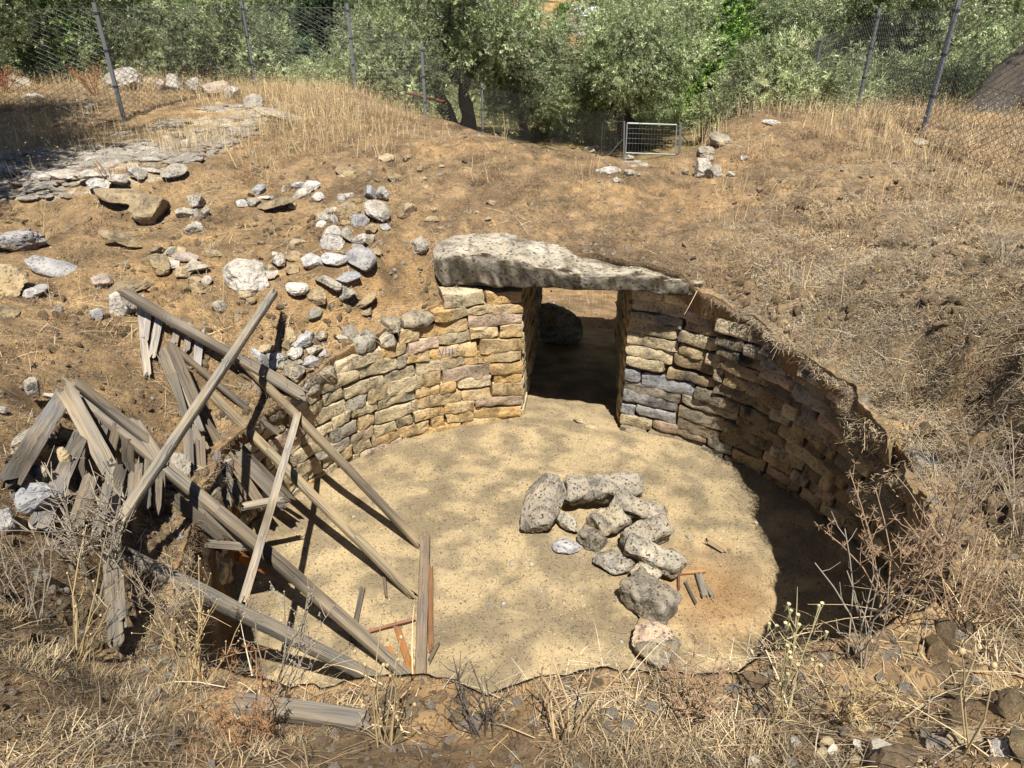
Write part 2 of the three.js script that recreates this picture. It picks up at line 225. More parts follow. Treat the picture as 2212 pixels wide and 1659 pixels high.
{ // ground: one polar sheet round the pit out to the horizon
  const NA = 1200, rows = [-2, -1]; for (let s = 0, j = 0; s < 1500; j++) { rows.push(s); s += 0.017 + s * 0.0148; }
  const pos = [], col = [], uv = [], idx = [];
  rows.forEach((e, j) => { for (let i = 0; i <= NA; i++) {
    const phi = -180 + 360 * i / NA, rr = rimR(phi); let r = rr + Math.max(0, e), y;
    if (e < 0) { r = rr + (e === -2 ? 0.1 : 0.02); const p = polar(phi, rr, 0); y = land(p.x, p.z) + (e === -2 ? -0.3 : -0.07); }
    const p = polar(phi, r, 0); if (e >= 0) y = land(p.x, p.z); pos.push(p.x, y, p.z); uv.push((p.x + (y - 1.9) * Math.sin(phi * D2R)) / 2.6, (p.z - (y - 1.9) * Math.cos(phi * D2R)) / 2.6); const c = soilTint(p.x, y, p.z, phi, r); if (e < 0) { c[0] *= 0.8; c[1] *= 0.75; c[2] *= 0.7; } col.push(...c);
    if (j && i) { const a = (j - 1) * (NA + 1) + i - 1, b = a + 1, q = a + NA + 1, w = q + 1; const ds = [a, b, q, w].map((k) => [(pos[3 * k] - DOOR.x) * AX.x + (pos[3 * k + 2] - DOOR.z) * AX.z, (pos[3 * k] - DOOR.x) * SIDE.x + (pos[3 * k + 2] - DOOR.z) * SIDE.z]); if (ds.some((d) => d[0] > 2.88 && d[0] < 3.02) && ds.every((d) => Math.abs(d[1]) < 0.66 && d[0] > 2.7 && d[0] < 3.25)) continue; idx.push(a, b, q, b, w, q); }
  } });
  const g = new THREE.BufferGeometry(); g.setAttribute('position', new THREE.Float32BufferAttribute(pos, 3)); g.setAttribute('color', new THREE.Float32BufferAttribute(col, 3)); g.setAttribute('uv', new THREE.Float32BufferAttribute(uv, 2)); g.setIndex(idx); g.computeVertexNormals();
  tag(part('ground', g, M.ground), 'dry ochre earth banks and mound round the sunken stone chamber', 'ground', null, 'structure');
}
{ // earth face of the pit behind the masonry (open at the doorway)
  const pos = [], col = [], uv = [], idx = [], NA = 420, NY = 26; const a0 = 18.5, a1 = 355.5;
  for (let i = 0; i <= NA; i++) for (let j = 0; j <= NY; j++) {
    let phi = lerp(a0, a1, i / NA); if (phi > 180) phi -= 360; const top = rimY(phi) - 0.05, y = lerp(-0.1, top, j / NY), bare = sstep(-150, -125, phi) * (1 - sstep(-80, -62, phi));
    let r = faceR(phi, y) + lerp(0.065, 0.03, bare); r = lerp(r, rimR(phi) + 0.06, sstep(0.8, 1, j / NY)); r += (0.02 + 0.08 * bare) * fbm(phi * 0.08, y * 3, 4, 4); const p = polar(phi, r, y);
    pos.push(p.x, p.y, p.z); uv.push(phi * 0.05 / 2.6, y / 2.6); const k = 0.5 + 0.4 * fbm(phi * 0.2, y * 6, 1, 3); col.push(k * 1.0, k * 0.88, k * 0.76);
    if (i && j) { const a = (i - 1) * (NY + 1) + j - 1, b = a + 1, q = a + NY + 1, w = q + 1; idx.push(a, q, b, b, q, w); }
  }
  const g = new THREE.BufferGeometry(); g.setAttribute('position', new THREE.Float32BufferAttribute(pos, 3)); g.setAttribute('color', new THREE.Float32BufferAttribute(col, 3)); g.setAttribute('uv', new THREE.Float32BufferAttribute(uv, 2)); g.setIndex(idx); g.computeVertexNormals();
  tag(part('earth_face', g, M.ground), 'brown earth face behind the stones of the sunken chamber', 'earth bank', null, 'structure');
}
const floorY = (x, z) => 0.03 * fbm(x * 1.4, 2, z * 1.4, 3) + 0.008 * fbm(x * 9, 1, z * 9, 2);
{ // trodden earth floor of the chamber and of the passage
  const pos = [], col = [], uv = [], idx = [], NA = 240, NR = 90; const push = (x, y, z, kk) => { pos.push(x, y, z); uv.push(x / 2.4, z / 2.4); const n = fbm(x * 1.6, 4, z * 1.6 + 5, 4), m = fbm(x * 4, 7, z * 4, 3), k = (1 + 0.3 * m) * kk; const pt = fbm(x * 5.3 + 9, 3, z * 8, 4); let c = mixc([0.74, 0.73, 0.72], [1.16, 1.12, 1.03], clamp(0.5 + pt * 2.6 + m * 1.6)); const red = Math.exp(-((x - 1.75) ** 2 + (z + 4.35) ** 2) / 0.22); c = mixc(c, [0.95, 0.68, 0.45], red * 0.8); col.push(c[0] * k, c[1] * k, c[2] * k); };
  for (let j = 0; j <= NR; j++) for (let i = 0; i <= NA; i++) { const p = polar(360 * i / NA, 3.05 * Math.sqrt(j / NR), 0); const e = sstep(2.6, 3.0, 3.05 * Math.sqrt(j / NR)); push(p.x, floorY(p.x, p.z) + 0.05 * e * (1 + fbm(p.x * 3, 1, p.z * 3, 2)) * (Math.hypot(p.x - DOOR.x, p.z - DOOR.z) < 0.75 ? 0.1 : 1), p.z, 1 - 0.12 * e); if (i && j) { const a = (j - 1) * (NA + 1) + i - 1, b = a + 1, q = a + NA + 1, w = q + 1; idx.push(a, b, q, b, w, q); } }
  const base = pos.length / 3, ND = 60, NS = 14;
  for (let j = 0; j <= ND; j++) for (let i = 0; i <= NS; i++) { const d = lerp(-0.16, 3.6, j / ND), s = lerp(-0.75, 0.75, i / NS), x = DOOR.x + AX.x * d + SIDE.x * s, z = DOOR.z + AX.z * d + SIDE.z * s; push(x, dromosFloor(d) + floorY(x, z) + lerp(-0.02, 0.014, sstep(-0.14, 0.02, d)), z, 1); if (i && j) { const a = base + (j - 1) * (NS + 1) + i - 1, b = a + 1, q = a + NS + 1, w = q + 1; idx.push(a, b, q, b, w, q); } }
  const g = new THREE.BufferGeometry(); g.setAttribute('position', new THREE.Float32BufferAttribute(pos, 3)); g.setAttribute('color', new THREE.Float32BufferAttribute(col, 3)); g.setAttribute('uv', new THREE.Float32BufferAttribute(uv, 2)); g.setIndex(idx); g.computeVertexNormals();
  tag(part('chamber_floor', g, M.floor), 'trodden pale earth floor of the round chamber', 'floor', null, 'structure');
}

// ---------------------------------------------------------------- stones
function faceUV(g, s = 0.55, ou = 0, ov = 0) { const p = g.attributes.position, uv = new Float32Array(p.count * 2), a = V(), b = V(), c = V(), n = V(); for (let i = 0; i < p.count; i += 3) { a.fromBufferAttribute(p, i); b.fromBufferAttribute(p, i + 1); c.fromBufferAttribute(p, i + 2); n.subVectors(b, a).cross(c.clone().sub(a)); const X = Math.abs(n.x), Y = Math.abs(n.y), Z = Math.abs(n.z); for (let k = 0; k < 3; k++) { const q = [a, b, c][k]; uv[2 * (i + k)] = (X > Y && X > Z ? q.z : q.x) / s + ou; uv[2 * (i + k) + 1] = (Y > X && Y > Z ? q.z : q.y) / s + ov; } } g.setAttribute('uv', new THREE.BufferAttribute(uv, 2)); return g; }
function paint(g, f) { const p = g.attributes.position, n = g.attributes.normal, c = new Float32Array(p.count * 3); for (let i = 0; i < p.count; i++) { const q = f(p.getX(i), p.getY(i), p.getZ(i), n.getX(i), n.getY(i), n.getZ(i)); c.set(q, 3 * i); } g.setAttribute('color', new THREE.BufferAttribute(c, 3)); return g; }
const PAL = {                                                 // base colour, second colour, stain
  white: [[0.56, 0.52, 0.46], [0.43, 0.38, 0.3], [0.25, 0.22, 0.18]], blue: [[0.36, 0.36, 0.37], [0.48, 0.46, 0.43], [0.22, 0.21, 0.2]],
  tan: [[0.46, 0.36, 0.22], [0.34, 0.25, 0.13], [0.2, 0.16, 0.11]], brown: [[0.27, 0.21, 0.125], [0.34, 0.26, 0.15], [0.14, 0.11, 0.07]], pink: [[0.5, 0.41, 0.34], [0.4, 0.32, 0.24], [0.22, 0.18, 0.15]],
  ochre: [[0.64, 0.42, 0.17], [0.6, 0.46, 0.26], [0.17, 0.15, 0.12]], pale: [[0.64, 0.53, 0.34], [0.57, 0.46, 0.28], [0.17, 0.16, 0.14]], grey: [[0.37, 0.335, 0.27], [0.48, 0.4, 0.27], [0.12, 0.115, 0.11]], dark: [[0.21, 0.175, 0.125], [0.3, 0.24, 0.15], [0.075, 0.066, 0.055]], rose: [[0.6, 0.45, 0.33], [0.44, 0.33, 0.22], [0.2, 0.17, 0.14]],
  boulder: [[0.33, 0.29, 0.23], [0.42, 0.36, 0.27], [0.17, 0.155, 0.14]],
};
const ico = {}; function icoBase(d) { if (!ico[d]) { ico[d] = mergeVertices(new THREE.IcosahedronGeometry(1, d).deleteAttribute('uv').deleteAttribute('normal')); } return ico[d].clone(); }
function rockGeo(seed, [sx, sy, sz], { pal = 'white', detail = 8, planes = 11, rough = 0.1, cut = [0.62, 0.95], crease = 0.5, stain = 1 } = {}) {
  const R = rng(seed), N = []; for (let i = 0; i < planes; i++) { const z = R() * 2 - 1, a = R() * 6.283, s = Math.sqrt(1 - z * z); N.push([V(s * Math.cos(a), z, s * Math.sin(a)), lerp(cut[0], cut[1], R())]); }
  let g = icoBase(detail); const p = g.attributes.position, d = V(), o = R() * 50;
  for (let i = 0; i < p.count; i++) { d.fromBufferAttribute(p, i).normalize(); let r = 1.02; for (const [n, k] of N) { const t = n.dot(d); if (t > 0.05) r = Math.min(r, k / t); } r *= 1 + rough * 0.7 * fbm(d.x * 1.6 + o, d.y * 1.6, d.z * 1.6, 2) + rough * 0.8 * fbm(d.x * 6 + o, d.y * 6, d.z * 6, 3); p.setXYZ(i, d.x * r * sx, d.y * r * sy, d.z * r * sz); }
  g = toCreasedNormals(g, crease); const P = PAL[pal], tone = 0.85 + 0.3 * R(), f = 2.2;
  paint(g, (x, y, z, nx, ny, nz) => { const a = fbm(x * 4 + o, y * 4, z * 4, 3), b = fbm(x * 13 + o, y * 13, z * 13, 3); let c = mixc(P[0], P[1], clamp(0.5 + a * f)); c = mixc(c, P[2], stain * clamp((b + a * 0.5 - 0.1) * 2.2)); c = mixc(c, [0.3, 0.19, 0.09], clamp(-y / sy * 1.4 - 0.15 + b) * 0.8); const k = tone * (1.05 + 0.3 * b); return [c[0] * k, c[1] * k, c[2] * k]; });
  return faceUV(g, 0.5, R(), R());
}
function blockGeo(seed, [L, H, W], { pal = 'ochre', round = 0.35, rough = 0.018, seg = [8, 4, 3], stain = 1, moss = 0, tint = null } = {}) { // a roughly squared wall block, its face towards -z
  const R = rng(seed); let g = new THREE.BoxGeometry(2, 2, 2, ...seg); g.deleteAttribute('uv'); g.deleteAttribute('normal'); g = mergeVertices(g);
  const p = g.attributes.position, o = R() * 90, sk = (R() - 0.5) * 0.22, tp = (R() - 0.5) * 0.25, rd = Math.min(H, W, L) * round * (0.75 + 0.5 * R());
  for (let i = 0; i < p.count; i++) {
    let x = p.getX(i) * L / 2, y = p.getY(i) * H / 2, z = p.getZ(i) * W / 2; const qx = clamp(x, -L / 2 + rd, L / 2 - rd), qy = clamp(y, -H / 2 + rd, H / 2 - rd), qz = clamp(z, -W / 2 + rd, W / 2 - rd); const dx = x - qx, dy = y - qy, dz = z - qz, l = Math.hypot(dx, dy, dz); if (l > rd) { x = qx + dx * rd / l; y = qy + dy * rd / l; z = qz + dz * rd / l; }
    y *= 1 + tp * x / L; x += sk * y; x += rough * 1.4 * fbm(x * 7 + o, y * 7, z * 7, 2); y += rough * 1.2 * fbm(x * 7 + o + 20, y * 7, z * 7, 2); z += rough * (0.9 * fbm(x * 6 + o, y * 9 + 30, z * 6, 2) + 0.8 * fbm(x * 18 + o, y * 22 + 30, z * 18, 2)); p.setXYZ(i, x, y, z);
  }
  g = toCreasedNormals(g, 0.75); const P = PAL[pal], tone = 0.82 + 0.34 * R(), ty = R() * 0.8;
  paint(g, (x, y, z) => { const a = fbm(x * 3.2 + o, y * 4, z * 3, 3), b = fbm(x * 12 + o, y * 12, z * 12, 3); let c = mixc(P[0], P[1], clamp(0.5 + a * 2.4)); c = mixc(c, P[2], stain * clamp((b * 0.7 + a - 0.06 - 0.15 * ty) * 2.6)); if (moss) c = mixc(c, [0.15, 0.11, 0.045], moss * clamp(0.35 + b * 2.5 - y * 3 / H * 0.3)); const k = tone * (1 + 0.3 * b); if (tint) c = c.map((v, i) => v * tint[i]); return [c[0] * k, c[1] * k, c[2] * k]; });
  return faceUV(g, 0.5, R(), R());
}
const faceOut = (phi, lean) => { const q = new THREE.Quaternion().setFromAxisAngle(V(0, 1, 0), (180 - phi) * D2R + Math.PI); q.multiply(new THREE.Quaternion().setFromAxisAngle(V(1, 0, 0), lean)); return q; };
const COURSES = [-0.06, 0.1, 0.235, 0.37, 0.53, 0.665, 0.83, 0.97, 1.13, 1.27, 1.42, 1.54, 1.69, 1.83, 1.97];
const wallTop = table([[-92, 0.85], [-85, 0.95], [-70, 1.02], [-58, 1.12], [-50, 1.24], [-40, 1.36], [-28, 1.5], [-21, 1.55], [-20, 1.69], [-4, 1.69], [18, 1.86], [30, 1.86], [35, 1.7], [45, 1.66], [72, 1.7], [100, 1.78], [125, 1.9]]);
function masonry(wall, a0, a1, seed, left) {
  const R = rng(seed);
  for (let k = 0; k < COURSES.length - 1; k++) {
    const y0 = COURSES[k], y1 = COURSES[k + 1]; let s = a0;
    while (s < a1 - 1) {
      const nearDoor = left ? sstep(-34, -12, s) : 1 - sstep(24, 50, s); let len = lerp(0.2, 0.3, nearDoor) + R() * lerp(0.32, 0.46, nearDoor); if (R() < 0.2) len *= 0.5; const r0 = faceR(s, (y0 + y1) / 2); let da = len / r0 / D2R; if (s + da > a1 - 5) da = a1 - s; const mid = s + da / 2, ym = (y0 + y1) / 2 + 0.02 * fbm(mid * 0.12, k, 1, 2) * (k ? 2 : 0), H = (y1 - y0) * (0.96 + 0.12 * R()) - 0.001; const Lr = da * D2R * faceR(mid, ym); s += da;
      if (ym > wallTop(mid) || Lr < 0.05) continue;
      const topRow = ym + (y1 - y0) > wallTop(mid) && left && mid < -24;
      let pal, stain = 1, moss = 0; const t = R();
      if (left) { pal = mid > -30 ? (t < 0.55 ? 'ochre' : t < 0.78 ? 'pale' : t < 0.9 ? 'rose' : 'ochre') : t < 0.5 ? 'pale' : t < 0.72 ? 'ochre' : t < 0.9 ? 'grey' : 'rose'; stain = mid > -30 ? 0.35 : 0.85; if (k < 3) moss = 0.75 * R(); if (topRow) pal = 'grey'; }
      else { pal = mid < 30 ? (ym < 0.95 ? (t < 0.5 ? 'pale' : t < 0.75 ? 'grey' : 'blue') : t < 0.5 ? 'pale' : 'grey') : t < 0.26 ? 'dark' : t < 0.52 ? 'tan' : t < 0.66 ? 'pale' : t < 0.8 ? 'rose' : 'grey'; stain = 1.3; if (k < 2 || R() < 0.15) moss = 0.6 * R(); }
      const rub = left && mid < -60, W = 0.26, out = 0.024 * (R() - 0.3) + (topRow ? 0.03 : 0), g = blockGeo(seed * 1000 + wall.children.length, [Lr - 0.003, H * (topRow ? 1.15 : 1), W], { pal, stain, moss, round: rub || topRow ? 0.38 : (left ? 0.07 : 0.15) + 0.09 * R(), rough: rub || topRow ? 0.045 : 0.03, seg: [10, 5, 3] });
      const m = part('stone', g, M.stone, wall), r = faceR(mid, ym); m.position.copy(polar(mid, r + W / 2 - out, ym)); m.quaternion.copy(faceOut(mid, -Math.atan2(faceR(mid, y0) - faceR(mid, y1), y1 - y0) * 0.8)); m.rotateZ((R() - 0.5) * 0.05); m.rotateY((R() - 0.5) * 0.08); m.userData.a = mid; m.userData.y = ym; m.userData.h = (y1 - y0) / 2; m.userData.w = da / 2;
    }
  }
}
const leftWall = thing('stone_wall', 'curved dry stone wall of sunlit ochre blocks left of the doorway', 'wall'), rightWall = thing('stone_wall', 'curved leaning dry stone wall in shadow right of the doorway', 'wall');
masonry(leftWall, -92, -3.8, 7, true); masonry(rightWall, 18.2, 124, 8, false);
// the two sides of the passage behind the doorway
for (const [sg, wl] of [[-1, leftWall], [1, rightWall]]) { const R = rng(40 + sg); for (let k = 0; k < 12; k++) { let d = 0.14; while (d < 2.9) { let L = 0.3 + 0.4 * R(); if (d + L > 2.75) L = 3.05 - d; const y0 = COURSES[k], y1 = COURSES[k + 1], g = blockGeo(900 + k * 20 + wl.children.length, [L - 0.008, y1 - y0 - 0.006, 0.26], { pal: R() < 0.5 ? 'ochre' : 'pale', stain: 0.8, seg: [4, 2, 2] }), m = part('stone', g, M.stone, wl), s = sg * (0.545 + 0.13 + 0.02 * R()); m.position.set(DOOR.x + AX.x * (d + L / 2) + SIDE.x * s, (y0 + y1) / 2 - (d > 1.4 ? 0.1 : 0), DOOR.z + AX.z * (d + L / 2) + SIDE.z * s); m.rotation.y = Math.atan2(-AX.z, AX.x); m.userData.a = 999; d += L; if (y1 > 1.6) break; } } }
// blue painted marks
function strokesOn(list, px, py, wall, size) {
  let best, p; const d = RAY(px, py); for (let t = 3; t < 12; t += 0.01) { p = EYE.clone().addScaledVector(d, t); const a = Math.atan2(p.x - C.x, -(p.z - C.z)) / D2R; if (Math.hypot(p.x - C.x, p.z - C.z) > faceR(a, p.y)) break; }
  const a = Math.atan2(p.x - C.x, -(p.z - C.z)) / D2R; let bd = 9; for (const s of wall.children) if (s.userData.a < 900) { const e = Math.max(Math.abs(s.userData.a - a) / s.userData.w, Math.abs(s.userData.y - p.y) / s.userData.h); if (e < bd) { bd = e; best = s; } }
  best.updateMatrixWorld(true); best.geometry.computeBoundingBox(); const gs = []; const w = 0.009, ce = best.worldToLocal(p.clone()); const hgt = Math.min(size, best.userData.h * 1.3);
  const rc = new THREE.Raycaster(); wall.updateMatrixWorld(true);
  for (const [x0, y0, x1, y1] of list) { const n = 6; for (let i = 0; i < n; i++) { const f0 = i / n, f1 = (i + 1) / n, q = [f0, f1].map((f) => { const o = V(clamp(ce.x, best.geometry.boundingBox.min.x + hgt * 0.9, best.geometry.boundingBox.max.x - hgt * 0.9) + lerp(x0, x1, f) * hgt, clamp(ce.y, -0.02, 0.02) + lerp(y0, y1, f) * hgt, 0); best.localToWorld(o); const dir = V(C.x, o.y, C.z).sub(o).normalize(); rc.set(o.clone().addScaledVector(dir, 0.6), dir.clone().negate()); const h = rc.intersectObject(best)[0]; const r = h ? h.point.addScaledVector(dir, 0.003) : o.addScaledVector(dir, 0.14); return best.worldToLocal(r); }); const c = new THREE.BoxGeometry(q[0].distanceTo(q[1]) * 1.1, w * (0.6 + 0.7 * hsh(i, Math.round(x0 * 90), 5)), 0.003); const m = new THREE.Matrix4(), ex = q[1].clone().sub(q[0]).normalize(), ez = V(0, 0, 1).addScaledVector(ex, -ex.z).normalize(), ey = ez.clone().cross(ex); m.makeBasis(ex, ey, ez).setPosition(q[0].add(q[1]).multiplyScalar(0.5)); gs.push(c.applyMatrix4(m)); } }
  part('painted_mark', mergeGeometries(gs), M.blue, best);
}
// the wall stones face -z of their own frame mirrored; text runs along local +x or -x as seen from the chamber
const VIII = [[-1.3, 0.5, -0.95, -0.5], [-0.95, -0.5, -0.55, 0.5], [-0.2, 0.5, -0.3, -0.5], [0.3, 0.5, 0.2, -0.5], [0.8, 0.5, 0.7, -0.5]];
const II = [[-0.35, 0.5, -0.35, -0.5], [0.35, 0.5, 0.35, -0.5]];
globalThis.__marks = () => { strokesOn(VIII, 966, 757, leftWall, 0.075); strokesOn(II, 1709, 807, rightWall, 0.08); strokesOn(II, 1739, 888, rightWall, 0.08); };
__marks();
{ // lintel
  const NS = 72, NC = 40, pos = [], idx = [];
  for (let i = 0; i <= NS; i++) for (let j = 0; j <= NC; j++) {
    const s = i / NS, a = j / NC * Math.PI * 2, endL = Math.pow(clamp(1 - Math.pow(1 - clamp(s / 0.07), 2)), 0.5), endR = Math.pow(clamp(1 - Math.pow(1 - clamp((1 - s) / 0.05), 2)), 0.5), e = Math.max(0.02, Math.min(endL, endR));
    const dep = lerp(0.86, 0.95, s), th = 0.33 - 0.14 * sstep(0.3, 0.7, s) + 0.02 * Math.sin(s * 9), top = lerp(1.69, 1.885, s) + th, ce = Math.cos(a), se = Math.sin(a), q = 0.2;
    let u = Math.sign(ce) * Math.pow(Math.abs(ce), q), v = Math.sign(se) * Math.pow(Math.abs(se), q); u *= e * 0.5 + 0.5 * e; v *= Math.max(0.25, e);
    let x = lerp(-0.88, 1.92, s), z = lerp(-7.13, -6.38, s) - dep / 2 - u * -dep / 2, y = top - th / 2 + v * th / 2; if (u > 0 && v > 0) y -= 0.05 * u; const n = fbm(x * 2.6, y * 3, z * 3, 4), m = fbm(x * 9, y * 9, z * 9, 3);
    z += 0.13 * n * (u > 0 ? 1 : 0.4) + 0.05 * m; y += 0.07 * fbm(x * 2.2 + 9, 1, z * 3, 3) * (v > 0 ? 1 : 0.5) + 0.028 * m; pos.push(x + 0.03 * n, y, z); if (i && j) { const A = (i - 1) * (NC + 1) + j - 1, B = A + 1, Q = A + NC + 1, W = Q + 1; idx.push(A, Q, B, B, Q, W); }
  }
  let g = new THREE.BufferGeometry(); g.setAttribute('position', new THREE.Float32BufferAttribute(pos, 3)); g.setIndex(idx); g = mergeVertices(g, 1e-4); g = toCreasedNormals(g, 0.6);
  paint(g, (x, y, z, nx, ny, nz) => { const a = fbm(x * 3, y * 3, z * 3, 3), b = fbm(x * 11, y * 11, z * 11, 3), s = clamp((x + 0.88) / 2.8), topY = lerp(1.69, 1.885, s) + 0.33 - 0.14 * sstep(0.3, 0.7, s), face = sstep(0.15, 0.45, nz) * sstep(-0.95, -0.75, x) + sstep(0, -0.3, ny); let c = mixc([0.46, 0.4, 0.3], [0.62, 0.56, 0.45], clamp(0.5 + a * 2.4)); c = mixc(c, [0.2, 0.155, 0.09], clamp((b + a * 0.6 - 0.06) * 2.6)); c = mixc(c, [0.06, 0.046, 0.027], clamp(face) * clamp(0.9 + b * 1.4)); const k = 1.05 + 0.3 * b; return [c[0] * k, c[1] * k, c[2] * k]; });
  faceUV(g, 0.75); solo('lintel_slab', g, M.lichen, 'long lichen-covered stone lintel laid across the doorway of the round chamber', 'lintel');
}
{ // roof slabs of the passage, under the mound
  const roof = thing('passage_roof', 'flat stone slabs roofing the dark passage behind the lintel', 'roof');
  for (let k = 0; k < 3; k++) { const g = blockGeo(70 + k, [1.7, 0.24, 0.82], { pal: 'grey', seg: [6, 2, 4], round: 0.2 }), m = part('roof_slab', g, M.stone, roof), d = 0.95 + k * 0.8; m.position.set(DOOR.x + AX.x * d, 1.74 - 0.02 * k, DOOR.z + AX.z * d); m.rotation.y = Math.atan2(AX.x, AX.z) + Math.PI; }
  const g = blockGeo(79, [1.6, 0.72, 0.3], { pal: 'grey', round: 0.2 }), m = part('roof_slab', g, M.stone, roof); m.position.set(DOOR.x + AX.x * 2.78, 2.08, DOOR.z + AX.z * 2.78); m.rotation.y = Math.atan2(AX.x, AX.z) + Math.PI;
}
const rockAt = (p, size, seed, o = {}) => { const m = solo(o.name || 'rock', rockGeo(seed, size, o), o.mat || M.stone, o.label, o.cat || 'rock', o.group); m.position.copy(p); m.rotation.set(o.rx ?? 0, o.ry ?? seed * 1.7, o.rz ?? 0); return m; };
// a loose stone seen at (px,py), w x h pixels, lying on the land
let rs = 500;
function rock(px, py, w, h, pal, label, group, o = {}) {
  rs++; const R = rng(rs), p = o.floor ? spot(px, py + 0.25 * h, 0) : hit(px, py + 0.12 * h), dpt = p.distanceTo(EYE), hw = w / 1533 * dpt * 0.56, hh = h / 1533 * dpt * 0.6, deep = Math.max(Math.min(hw, hh) * 1.05, Math.min(hw, hh * 1.3) * (0.8 + 0.3 * R()));
  const lying = o.flat ? 0.5 : 0.8; p.y += hh * (o.up ?? 0.28) * 0.8;
  const m = rockAt(p, [hw, Math.max(hh * lying, 0.014), deep].map((v) => v * 1.14), rs, { pal, label, group, ry: (R() - 0.5) * 0.5, rz: o.rz ?? (R() - 0.5) * 0.3, rx: o.rx ?? 0.25 * R(), detail: w > 22 ? 8 : 5, rough: o.rough ?? 0.16, planes: o.planes ?? 8, mat: o.mat, stain: o.stain ?? 0.8, crease: o.crease ?? 0.3, name: o.name, cut: o.cut || [0.4, 0.9] });
  return m;
}
// ---------------------------------------------------------------- loose stones on the banks
const A = (x, y, w, h, ...r) => rock(0.2 * x, 359.5 + 0.2 * y, 0.2 * w, 0.2 * h, ...r), B = (x, y, w, h, ...r) => rock(414.8 + 0.2 * x, 359.5 + 0.2 * y, 0.2 * w, 0.2 * h, ...r);
const Cc = (x, y, w, h, ...r) => rock(497.7 + 0.3484 * x, 663.6 + 0.3484 * y, 0.3484 * w, 0.3484 * h, ...r), E = (x, y, w, h, ...r) => rock(0.3484 * x, 774.2 + 0.3484 * y, 0.3484 * w, 0.3484 * h, ...r);
const Z1 = (x, y, w, h, ...r) => rock(0.35 * x, 0.35 * y, 0.35 * w, 0.35 * h, ...r), Z2 = (x, y, w, h, ...r) => rock(719 + 0.35 * x, 0.35 * y, 0.35 * w, 0.35 * h, ...r), Z3 = (x, y, w, h, ...r) => rock(1438 + 0.35 * x, 0.35 * y, 0.35 * w, 0.35 * h, ...r), Z8 = (x, y, w, h, ...r) => rock(0.35 * x, 682.5 + 0.35 * y, 0.35 * w, 0.35 * h, ...r), ZA = (x, y, w, h, ...r) => rock(1438 + 0.35 * x, 682.5 + 0.35 * y, 0.35 * w, 0.35 * h, ...r);
const OVER = { up: 0.75, rx: -0.1 }, FLAT = { flat: 1, up: 0.12 };
A(190, 850, 470, 240, 'blue', 'big dark-spotted blue-grey boulder at the left edge of the bank', null, { ...OVER, rz: 0.1, mat: M.lichen });
A(570, 1070, 390, 200, 'blue', 'smooth flat blue-grey slab just below the big spotted boulder', null, { flat: 1, rz: -0.45, up: 0.25, rough: 0.05, stain: 0.2, planes: 8 });
A(100, 1290, 270, 260, 'tan', 'squarish yellow-tan block by the left edge under the spotted boulder', null, { rz: -0.4, up: 0.45, stain: 0.3 });
A(60, 1570, 170, 110, 'brown', 'flat yellow-brown slab at the left edge, below the squarish tan block', null, { flat: 1, rz: -0.35 });
A(370, 1370, 150, 80, 'blue', 'small grey stone right of the squarish tan block, the lower of two'); A(445, 1330, 95, 100, 'blue', 'small round blue-grey stone right of the squarish tan block, the upper of two');
A(1110, 1240, 190, 130, 'pink', 'pale pinkish angular stone above the upper end of the timber props'); A(630, 1560, 75, 95, 'white', 'small pale stone in the dry grass left of the short upright boards'); A(1040, 1610, 115, 110, 'blue', 'upright bluish stone in the dry grass left of the short upright boards');
A(1350, 1510, 250, 260, 'white', 'mottled white rock sunk in the bank under the uppermost beam end', null, { up: 0.2 }); A(1400, 1280, 360, 200, 'brown', 'wide brown slab sunk flat in the bank just above the uppermost beam end', null, FLAT);
A(1350, 380, 400, 200, 'brown', 'long olive-brown slab jutting from the bank under the white pavement edge', null, { flat: 1, up: 0.8, rz: -0.25, rough: 0.08 }); A(1660, 500, 350, 290, 'brown', 'large olive-brown slab jutting from the bank, its right half in shadow', null, { up: 0.7, rz: 0.35, rough: 0.08 });
A(1360, 830, 330, 140, 'brown', 'layered yellow-brown slab with a dark hollow under it', null, { flat: 1, up: 0.9, rz: -0.35 });
const G1 = 'stones of the low rubble heap on the left bank', L1 = 'angular pale stone in the low rubble heap above the timber props';
A(1680, 915, 120, 75, 'tan', L1, G1); A(1830, 935, 130, 95, 'white', L1, G1); A(1960, 910, 95, 85, 'tan', L1, G1); A(1725, 1090, 215, 190, 'tan', 'blocky grey-tan stone, largest of the low rubble heap', null, { up: 0.5 }); A(1880, 1070, 120, 95, 'white', L1, G1); A(2010, 980, 240, 110, 'pink', 'flat pinkish slab on top of the low rubble heap', null, { flat: 1 }); A(1970, 1150, 120, 120, 'tan', L1, G1); A(2110, 1100, 230, 140, 'white', 'knobbly white stone at the right of the low rubble heap', null, { up: 0.5, rough: 0.2 }); A(2110, 1220, 140, 80, 'tan', L1, G1); A(2130, 1330, 170, 75, 'tan', L1, G1); A(1600, 1030, 105, 105, 'tan', L1, G1); A(1830, 1010, 90, 60, 'tan', L1, G1); A(2010, 1330, 80, 90, 'tan', L1, G1);
const G2 = 'stones of the small group below the olive-brown slabs', L2 = 'pale stone in the small group right of the olive-brown slabs';
A(2130, 405, 200, 130, 'white', L2, G2, { up: 0.5 }); A(2020, 530, 160, 110, 'white', L2, G2, { up: 0.5 }); A(2140, 540, 100, 115, 'white', L2, G2, { up: 0.6 }); A(2110, 705, 170, 130, 'white', 'pale stone with an orange cap, lowest of the small group', null, { up: 0.6 }); B(160, 510, 80, 110, 'white', L2, G2, { up: 0.6 });
const G3 = 'stones round the brown slab in the middle of the left bank', L3 = 'pale stone beside the undercut brown slab in the middle of the left bank';
